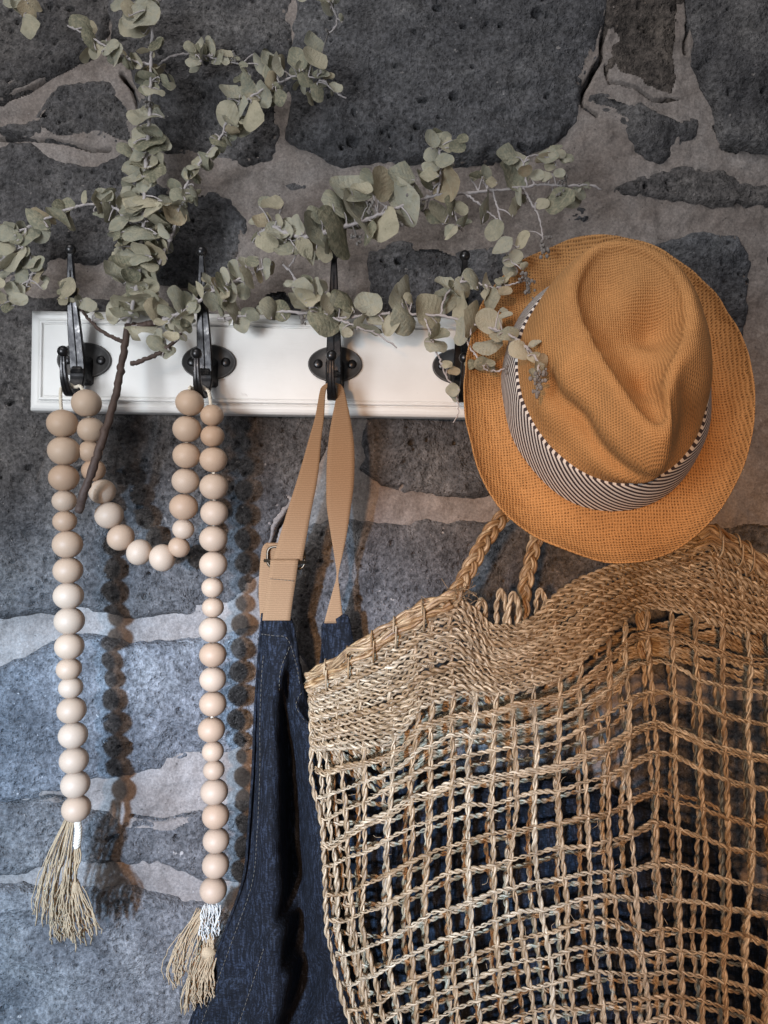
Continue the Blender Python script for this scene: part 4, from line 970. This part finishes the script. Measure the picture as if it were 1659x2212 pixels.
# ================================================================== DENIM APRON
def sheet(rows, nu, nv, thick=None):
    """rows: list of polylines (px,py,y) of equal meaning; smooth surface through them"""
    R = np.array([resample(np.array(r, float), nu) for r in rows])
    G = np.stack([resample(R[:, i], nv) for i in range(nu)], 1)       # nv,nu,3
    return G
def grid_open(nr, nc):
    i = np.arange(nr-1)[:, None]*nc; j = np.arange(nc-1)[None]
    return np.stack([i+j, i+j+1, i+nc+j+1, i+nc+j], -1).reshape(-1, 4)
ap = thing('denim_apron', 'dark blue denim apron hanging by a tan webbing strap from the third hook', 'apron', tuple(P(716, 850, -.05)))
NU, NV = 150, 220
def arow(pts): return pts
rowsA = [
 [(566,1325,-.046),(600,1330,-.048),(630,1337,-.047),(641,1390,-.044),(650,1440,-.038),(662,1482,-.028),(684,1470,-.022),(694,1400,-.026),(698,1345,-.034),(726,1336,-.037),(752,1331,-.036),(764,1420,-.030),(800,1580,-.026),(850,1720,-.024)],
 [(561,1380,-.043),(590,1385,-.049),(622,1392,-.050),(642,1440,-.046),(654,1490,-.036),(672,1520,-.026),(696,1500,-.024),(708,1450,-.030),(720,1415,-.037),(742,1412,-.037),(762,1420,-.033),(790,1500,-.030),(840,1640,-.026),(890,1760,-.024)],
 [(556,1440,-.040),(568,1444,-.044),(588,1450,-.053),(608,1462,-.052),(622,1490,-.036),(648,1540,-.046),(674,1560,-.040),(708,1560,-.030),(735,1550,-.032),(760,1560,-.032),(800,1600,-.030),(850,1700,-.027),(920,1800,-.024)],
 [(549,1560,-.037),(557,1562,-.036),(570,1564,-.050),(588,1566,-.056),(603,1570,-.048),(618,1580,-.022),(640,1590,-.036),(664,1600,-.050),(690,1605,-.048),(720,1610,-.034),(780,1640,-.030),(900,1680,-.028),(1180,1690,-.024)],
 [(545,1660,-.036),(553,1660,-.033),(567,1660,-.050),(588,1660,-.058),(606,1662,-.050),(622,1668,-.018),(645,1675,-.026),(670,1680,-.052),(698,1684,-.052),(735,1690,-.034),(810,1720,-.030),(1000,1740,-.028),(1380,1740,-.024)],
 [(535,1800,-.036),(545,1801,-.033),(563,1802,-.052),(588,1803,-.060),(607,1806,-.050),(622,1810,-.016),(648,1815,-.018),(676,1820,-.052),(708,1824,-.054),(750,1830,-.030),(860,1850,-.028),(1120,1860,-.028),(1560,1850,-.024)],
 [(524,1900,-.037),(540,1905,-.036),(562,1908,-.054),(590,1910,-.062),(610,1912,-.052),(625,1916,-.016),(652,1920,-.016),(682,1925,-.052),(716,1930,-.056),(762,1936,-.028),(900,1945,-.026),(1180,1955,-.028),(1620,1950,-.024)],
 [(482,2020,-.040),(510,2020,-.044),(545,2020,-.052),(592,2020,-.064),(616,2022,-.054),(632,2024,-.018),(660,2028,-.014),(694,2032,-.050),(730,2036,-.056),(782,2044,-.026),(940,2050,-.026),(1250,2060,-.028),(1680,2060,-.024)],
 [(440,2130,-.040),(480,2130,-.048),(530,2130,-.052),(594,2130,-.066),(622,2131,-.056),(640,2133,-.020),(672,2136,-.014),(708,2138,-.048),(746,2142,-.054),(804,2148,-.024),(980,2154,-.026),(1310,2160,-.028),(1720,2170,-.024)],
 [(352,2360,-.040),(420,2360,-.050),(510,2360,-.054),(598,2360,-.068),(634,2360,-.058),(656,2360,-.024),(694,2360,-.014),(736,2360,-.046),(780,2360,-.052),(850,2360,-.024),(1040,2360,-.026),(1370,2360,-.028),(1760,2360,-.024)]]
GA = sheet(rowsA, NU, NV)
U_, V_ = np.meshgrid(np.linspace(0, 1, NU), np.linspace(0, 1, NV))
GA[..., 2] += fbm(U_*.6, V_*.25, .05, 400, 2)*.006+fbm(U_*.6, V_*.6, .03, 420, 3)*.0045
WA = PP(GA.reshape(-1, 3)).reshape(NV, NU, 3)
du = np.linalg.norm(np.diff(WA, axis=1), axis=2); lu = np.concatenate([np.zeros((NV, 1)), np.cumsum(du, 1)], 1)
dv = np.linalg.norm(np.diff(WA, axis=0), axis=2); lv = np.concatenate([np.zeros((1, NU)), np.cumsum(dv, 0)], 0)
uvA = np.stack([lu, -lv], -1).reshape(-1, 2)
bib = part('bib', (WA.reshape(-1, 3), grid_open(NV, NU), None, uvA), M['denim'], ap)
md = bib.modifiers.new('thickness', 'SOLIDIFY'); md.thickness = .0012; md.offset = 0
# turned hem along the left edge and the corner, and the seam stitches
hem = WA[:, 0]+np.array([.0006, -.0008, 0]); part('hem', tube(hem[::2], .0013, 8, True, 1.0, True), M['denim'], ap)
def stitches(line, name, step=.0042, ln=.0028):
    Ls = np.r_[0, np.cumsum(np.linalg.norm(np.diff(line, axis=0), axis=1))]; gs = []
    s = 0.001
    while s+ln < Ls[-1]:
        ss = np.array([s, s+ln/2, s+ln]); p = np.stack([np.interp(ss, Ls, line[:, k]) for k in range(3)], 1)
        p[1, 1] -= .0003; gs.append(tube(p, .00026, 4)); s += step
    part(name, join(gs), M['stitch'], ap)
off = np.array([0, -.0011, 0])
stitches(WA[18:, 3]*1.0+off, 'stitching')
stitches(WA[9, 0:32]+off, 'stitching')
stitches(WA[10:70, 14]+off, 'stitching')
ci = 128
stitches(WA[150:215, 12]+off, 'stitching'); stitches(np.array([WA[i, 33+int(i*.18)] for i in range(8, 62)])+off, 'stitching')
# webbing strap: pairs of edge points
def strap(name, pairs, thick=.0016):
    a = np.array([[l[0], l[1], y] for l, r, y in pairs], float); b = np.array([[r[0], r[1], y2] for (l, r, y), y2 in zip(pairs, [p[2] for p in pairs])], float)
    n = 70; A = PP(resample(a, n)); B = PP(resample(b, n)); nw = 7
    tt = np.linspace(0, 1, nw)[None, :, None]; g_ = A[:, None]*(1-tt)+B[:, None]*tt
    mid = (A+B)/2; Ls = np.r_[0, np.cumsum(np.linalg.norm(np.diff(mid, axis=0), axis=1))]
    uv = np.stack([np.tile(np.linspace(0, .025, nw), (n, 1)), np.tile(Ls[:, None], (1, nw))], -1).reshape(-1, 2)
    o = part(name, (g_.reshape(-1, 3), grid_open(n, nw), None, uv), M['web'], ap)
    m_ = o.modifiers.new('thickness', 'SOLIDIFY'); m_.thickness = thick; m_.offset = 0
    return o
def pr(y, l, r, d, dy=0): return ((l, y), (r, y+dy), d)
sl = strap('strap', [pr(828,706,716,-.050),pr(836,695,708,-.050),pr(850,690,703,-.050),pr(900,681,700,-.050),pr(950,667,694,-.050),pr(1000,653,690,-.050),pr(1050,638,683,-.051),pr(1100,622,673,-.052),pr(1150,607,664,-.053),pr(1190,595,657,-.054),pr(1218,586,652,-.053)])
strap('strap', [pr(826,714,722,-.049),pr(832,727,738,-.049),pr(845,728,744,-.049),pr(870,724,750,-.049),pr(900,718,756,-.049),pr(950,710,764,-.048),pr(1000,706,766,-.048),pr(1050,705,764,-.047),pr(1095,706,758,-.046),pr(1150,714,750,-.045),pr(1200,722,740,-.043),pr(1242,727,731,-.042),pr(1275,719,734,-.041),pr(1319,707,739,-.040),pr(1346,700,743,-.0385)])
lo_s = strap('strap', [pr(1209,585,645,-.0562),pr(1214,584,644,-.0585),pr(1224,583,643,-.0580),pr(1260,578,638,-.055),pr(1300,572,632,-.052),pr(1330,568,628,-.0505),pr(1340,567,627,-.0500)])
strap('strap', [pr(1205,600,622,-.0475),pr(1184,584,606,-.049),pr(1174,576,602,-.049),pr(1186,566,600,-.047),pr(1230,561,594,-.045),pr(1280,559,588,-.044),pr(1335,562,584,-.043)])
stitches(np.array([P(581+56*t, 1250+5*t, -.0575) for t in np.linspace(0, 1, 30)]), 'stitching', .0030, .0022)
# slider: oval wire frame and a cross bar
cx, cy = 618, 1207; gs = []
ringp = []
for k in range(48):
    a = 2*math.pi*k/47; ca, sa = math.cos(a), math.sin(a)
    ringp.append((cx+40*np.sign(ca)*abs(ca)**.45, cy-2+.06*(ca*40)+24*np.sign(sa)*abs(sa)**.55, -.0495))
slider = part('slider', tube(resample(PP(ringp), 90), .0013, 8), M['brass'], ap)
part('bar', tube(PP([(cx-48, cy+4, -.0545), (cx, cy+6, -.0552), (cx+44, cy+8, -.0545)]), .0014, 8), M['brass'], slider)

# ================================================================== SEAGRASS BAG
bag = thing('woven_bag', 'open net seagrass bag with braided handles hanging below the hat', 'bag', tuple(P(1085, 1115, -.08)))
WX = np.array([  # strand x at: rim, below the dense band, middle, foot
 [664,690,725,775,830,885,930,965,1000,1050,1095,1140,1195,1245,1290,1335,1385,1435,1490,1545,1600,1650,1700,1745],
 [676,700,736,787,851,899,937,979,1020,1072,1110,1159,1211,1259,1307,1352,1397,1451,1506,1563,1618,1665,1710,1750],
 [712,726,761,790,835,883,924,966,1011,1059,1107,1159,1208,1262,1317,1371,1419,1461,1518,1573,1627,1672,1714,1755],
 [803,818,836,856,880,905,945,992,1043,1096,1145,1195,1243,1291,1349,1397,1435,1477,1518,1563,1611,1655,1702,1748]], float)
NW = WX.shape[1]
CR = {   # row curves y(x)
 0: [(662,1464),(720,1434),(780,1397),(850,1352),(920,1308),(985,1282),(1020,1306),(1060,1346),(1110,1352),(1160,1322),(1210,1274),(1250,1246),(1330,1216),(1430,1192),(1530,1148),(1600,1182),(1659,1224),(1760,1290)],
 1: [(684,1622),(822,1608),(870,1585),(908,1532),(998,1503),(1078,1502),(1128,1490),(1224,1463),(1320,1374),(1368,1324),(1416,1314),(1480,1326),(1576,1362),(1659,1368),(1760,1380)],
 2: [(700,1808),(800,1752),(900,1700),(1000,1668),(1100,1652),(1200,1636),(1300,1600),(1370,1552),(1420,1538),(1480,1560),(1560,1600),(1660,1620),(1760,1630)],
 3: [(745,2010),(809,1990),(873,1955),(950,1915),(1046,1890),(1128,1868),(1192,1855),(1272,1850),(1333,1836),(1410,1800),(1448,1812),(1512,1830),(1576,1858),(1659,1868),(1760,1880)],
 4: [(775,2165),(800,2150),(873,2110),(950,2075),(1046,2035),(1128,2002),(1192,1993),(1256,1967),(1294,1961),(1333,1970),(1400,2000),(1416,1994),(1461,1986),(1512,1993),(1592,1996),(1659,2018),(1760,2040)],
 5: [(820,2330),(873,2300),(950,2262),(1046,2230),(1128,2201),(1224,2188),(1320,2178),(1416,2162),(1448,2159),(1512,2169),(1576,2191),(1617,2207),(1659,2225),(1760,2270)],
 6: [(860,2470),(1046,2360),(1224,2310),(1416,2285),(1576,2320),(1760,2400)]}
VR = np.array([-1, 0, 3.5, 7, 9.4, 13, 15.4])      # row number of each curve; the dense band is -1..0
def rowy(v, x):
    ys = np.array([np.interp(x, [p[0] for p in CR[k]], [p[1] for p in CR[k]]) for k in range(7)])
    v = np.broadcast_to(v, x.shape); out = np.zeros(x.shape)
    k = np.clip(np.searchsorted(VR, v, side='right')-1, 0, 5); t = (v-VR[k])/(VR[k+1]-VR[k]); ii = np.arange(len(x))
    return ys[k, ii]*(1-t)+ys[k+1, ii]*t
def warpx(i, v):
    """x of (fractional) strand i at row v"""
    i = np.asarray(i, float); v = np.asarray(v, float)
    xs = np.array([np.interp(i, np.arange(NW), WX[k]) for k in range(4)])
    vk = np.array([-1, 0, 7, 13.2]); k = np.clip(np.searchsorted(vk, v, side='right')-1, 0, 2)
    t = (v-vk[k])/(vk[k+1]-vk[k]); t = np.clip(t, 0, 1.35)
    if xs.ndim == 1: return xs[k]*(1-t)+xs[k+1]*t
    ii = np.arange(xs.shape[1]); k = np.broadcast_to(k, ii.shape); t = np.broadcast_to(t, ii.shape)
    return xs[k, ii]*(1-t)+xs[k+1, ii]*t
def depthF(x, v):
    """front net: belly, a deep fold near x=1400, a rounded left edge"""
    v = np.broadcast_to(v, np.shape(x)); o = np.clip((v+1)/8, 0, 1)
    d = -.088-.010*np.sin((x-700)/300)-.012*o
    d = d+.022*np.exp(-((x-1400-8*np.maximum(v, 0))/62)**2)*np.clip(1.1-v/14, .3, 1)-.010*np.exp(-((x-1270)/80)**2)-.008*np.exp(-((x-1540)/80)**2)
    left = WX[1, 0]+np.clip(v, 0, 13)*9.5
    d = d+.026*np.clip(1-(x-left)/130, 0, 1)**2
    d = d+.006*np.exp(-((x-1050)/70)**2)*np.exp(-((v+.5)/1.5)**2)
    return d
def depthB(x, v):
    left = WX[1, 0]+np.clip(v, 0, 13)*9.5
    return -.058-.004*np.sin(x/110)-.006*np.clip(1-(x-left)/130, 0, 1)+.004*np.exp(-((x-1320)/110)**2)
irow = np.linspace(0, NW-1, 240)
def front_row(v, seed):
    r = np.random.default_rng(seed)
    x = warpx(irow, np.full(240, v)); y = rowy(v, x)
    x = x+r.normal(0, .6); jit = np.interp(irow, np.arange(0, NW, 1.0), r.normal(0, 3.6 if v > 0 else 1.9, NW))
    return np.stack([x, y+jit, depthF(x, v)], 1)
def back_row(v, seed, dy):
    r = np.random.default_rng(seed)
    x = warpx(irow, np.full(240, v)); y = rowy(v, x)+dy
    jit = np.interp(irow, np.arange(0, NW, 1.0), r.normal(0, 4.5, NW))
    m = np.clip((x-x[0])/140, 0, 1)
    return np.stack([x+18*m, y-(dy*(1-m)), depthB(x, v)], 1)+np.stack([0*x, jit*m, 0*x], 1)
# woven rows
ND = 16
for k in range(ND):
    v = -1+(k+.6)/ND*1.0
    w = PP(front_row(v, 900+k)); w[:, 1] += .0014*(1 if k % 2 else -1)
    n = int(np.linalg.norm(np.diff(w, axis=0), axis=1).sum()/.00125)
    w = resample(w, n)
    part('woven_row', plies(w, .00172, .00132, .0128+.001*(k % 3), 2, 6, rng.uniform(0, 6.28), 1.0, .18, .9), M['grass'], bag)
for k in range(1, 16):
    for dbl in ([0, .12] if k in (1, 4) else [0]):
        w = PP(front_row(k-.25+dbl+rng.normal(0, .05), 950+k)); n = int(np.linalg.norm(np.diff(w, axis=0), axis=1).sum()/.0013)
        part('woven_row', plies(resample(w, n), .00102, .00094, .0125, 2, 6, rng.uniform(0, 6.28), 1.0, .22, .9), M['grass'], bag)
for k in range(16):
    v = -1+(k+.6)/16
    w = PP(back_row(v, 1000+k, 150-40*(v+1))); n = int(np.linalg.norm(np.diff(w, axis=0), axis=1).sum()/.0018)
    part('woven_row', plies(resample(w, n), .0011, .0012, .012, 2, 5, rng.uniform(0, 6.28), 1.0, .15, .6), M['grass'], bag)
for k in range(2, 15):
    w = PP(back_row(k-.1, 1050+k, 62)); n = int(np.linalg.norm(np.diff(w, axis=0), axis=1).sum()/.0018)
    part('woven_row', plies(resample(w, n), .0011, .0011, .0135, 2, 5, rng.uniform(0, 6.28), 1.0, .15, .6), M['grass'], bag)
# upright strands
for i in range(NW):
    vs = np.r_[np.linspace(-.98, 0, 12), np.linspace(.4, 14.8, 40)]
    x = warpx(np.full(len(vs), float(i)), vs); x = x+np.interp(vs, np.linspace(-1, 15, 9), rng.normal(0, 5.0, 9))
    y = rowy(vs, x); w = np.stack([x, y, depthF(x, vs)+.0008], 1)
    w = PP(w); n = int(np.linalg.norm(np.diff(w, axis=0), axis=1).sum()/.0016)
    part('upright_strand', plies(resample(w, n), .00114, .00128, .021, 2, 6, rng.uniform(0, 6.28), 1.0, .2, .7), M['grass'], bag)
    if i < NW-1:
        x = warpx(np.full(len(vs), i+.45), vs); y = rowy(vs, x); m = np.clip((x-x[0]+i*40)/140, 0, 1)
        w = PP(np.stack([x+18*m+np.interp(vs, np.linspace(-1, 15, 9), rng.normal(0, 6, 9)), y+(150-90*np.clip(vs+1, 0, 1))*m, depthB(x, vs)+.001], 1))
        n = int(np.linalg.norm(np.diff(w, axis=0), axis=1).sum()/.0022)
        part('upright_strand', plies(resample(w, n), .0012, .0014, .021, 2, 5, rng.uniform(0, 6.28), 1.0, .14, .5), M['grass'], bag)
# thick rim with wrapping ties
def rim(x0, x1, up, seed, amp=1.0):
    xs = np.linspace(x0, x1, 26); y = np.interp(xs, [p[0] for p in CR[0]], [p[1] for p in CR[0]])
    line = np.stack([xs, y-up, depthF(xs, np.full(26, -1.0))-.001], 1)
    w = resample(PP(line), 150)
    root = None
    for k in range(7):
        a = 2*math.pi*k/7
        rk = np.random.default_rng(seed*50+k); wv = np.stack([np.interp(np.arange(150), np.linspace(0, 149, 12), rk.normal(0, .0011, 12)) for _ in range(3)], 1)
        gg = plies(w+wv+np.array([0, .0050*math.cos(a), .0064*math.sin(a)]), .0014, .0021, rk.uniform(.035, .07), 2, 7, k*1.9+seed, .75, .25, .9)
        part('rim_bundle', gg, M['straw'], bag)
    T, Nn, Bb = frames(w)
    for k in np.cumsum(np.random.default_rng(seed+3).integers(15, 27, 6)):
        if k > 146: break
        c = w[k]; loop = []
        for q_ in range(22):
            a = 2*math.pi*q_/20; loop.append(c+T[k]*(.0025*q_/20-.001)+np.array([0, -.0098*math.cos(a), .0])+np.array([0, 0, .0108])*math.sin(a)-np.array([0, 0, .004])*(math.sin(a) < -.2))
        part('tie', tube(resample(loop, 44), .0008, 6, True, 1, True), M['straw'], bag)
rim(664, 982, -10, 1)
rim(1500, 1760, -6, 2)
# braided handles up to the hidden hook
def braid(path, rad, amp, pitch, name):
    w = resample(PP(path), 170); T, Nn, Bb = frames(w)
    Ls = np.r_[0, np.cumsum(np.linalg.norm(np.diff(w, axis=0), axis=1))]
    side = np.cross(T, np.array([0, 1.0, 0])); side /= np.linalg.norm(side, axis=1)[:, None]; fw = np.cross(side, T)
    h = None
    for k in range(3):
        a = 2*math.pi*Ls/pitch+2*math.pi*k/3
        c = w+side*(amp*np.sin(a))[:, None]+fw*(amp*.55*np.sin(2*a))[:, None]
        for j in range(3):
            T2, N2, B2_ = frames(c); b = 2*math.pi*j/3+Ls*60
            g_ = tube(c+N2*(rad*.55*np.cos(b))[:, None]+B2_*(rad*.55*np.sin(b))[:, None], rad*.62*(1+.15*np.sin(Ls*130+j*2+k)), 7, True, 1.0, True)
            o = part(name if h is None else 'braid_strand', g_, M['straw'], bag if h is None else h)
            if h is None: h = o
    return h
hk5 = hookpt(4, -.034, -.029)
hx, hy = hk5[0]/S(hk5[1])+829.5, 1106-hk5[2]/S(hk5[1])
braid([(972,1296,-.096),(990,1272,-.096),(1012,1232,-.092),(1035,1190,-.086),(1060,1150,-.078),(1085,1118,-.072),(1130,1050,-.064),(1190,960,-.058),(hx-10,hy+12,-.054),(hx,hy-2,hk5[1]),(hx+12,hy+30,-.054),(1340,1020,-.058),(1420,1110,-.066),(1480,1150,-.078),(1505,1168,-.088)], .0026, .0040, .036, 'handle')
braid([(1122,1420,-.070),(1128,1330,-.070),(1134,1270,-.068),(1144,1225,-.064),(1154,1180,-.060),(1185,1080,-.055),(1225,960,-.052),(hx-4,hy+12,-.050),(hx+2,hy-2,-.049),(hx+14,hy+40,-.050),(1310,1020,-.052),(1350,1120,-.056),(1380,1250,-.062),(1395,1420,-.066)], .0025, .0038, .036, 'handle')
# loose loops of the strands standing above the sagging rim
for (x0, x1, yt, yb) in [(1032,1046,1296,1338),(1074,1090,1272,1358),(1100,1118,1280,1360),(1160,1174,1272,1326)]:
    d = -.086; w = resample(PP([(x0,yb,d),(x0-2,(yt+yb)/2,d-.004),((x0+x1)/2,yt,d-.006),(x1+3,(yt+yb)/2,d-.003),(x1,yb,d)]), 60)
    part('strand_loop', plies(w, .0011, .0015, .02, 2, 6, rng.uniform(0, 6), 1, .14, .4), M['grass'], bag)
# frayed ends
gs = []
for k in range(26):
    c = P(1000+rng.normal(0, 18), 1275+rng.normal(0, 12), -.098); e_ = c+rng.normal(0, .006, 3)+np.array([.004, -.002, .003])
    gs.append(tube(resample([c, (c+e_)/2+rng.normal(0, .002, 3), e_], 6), .0003, 4, True, 1, True))
part('frayed_ends', join(gs), M['grass'], bag)['kind'] = 'stuff'
gs = []                                            # stray fibres standing off the net
for k in range(340):
    v = rng.uniform(-1, 0) if rng.random() < .5 else rng.uniform(0, 13); x = float(warpx(np.array([rng.uniform(0, NW-1)]), np.array([v]))[0])
    y = float(rowy(v, np.array([x]))[0]); d = float(depthF(np.array([x]), v)[0]) if True else 0
    c = P(x, y+rng.normal(0, 4), d-.0015); e_ = c+np.array([rng.normal(0, .0045), -abs(rng.normal(.001, .0015)), rng.normal(0, .0035)])
    gs.append(tube(resample([c, (c+e_)/2+rng.normal(0, .0009, 3), e_], 5), .00022, 3, True, 1, True))
part('stray_fibres', join(gs), M['grass'], bag)['kind'] = 'stuff'
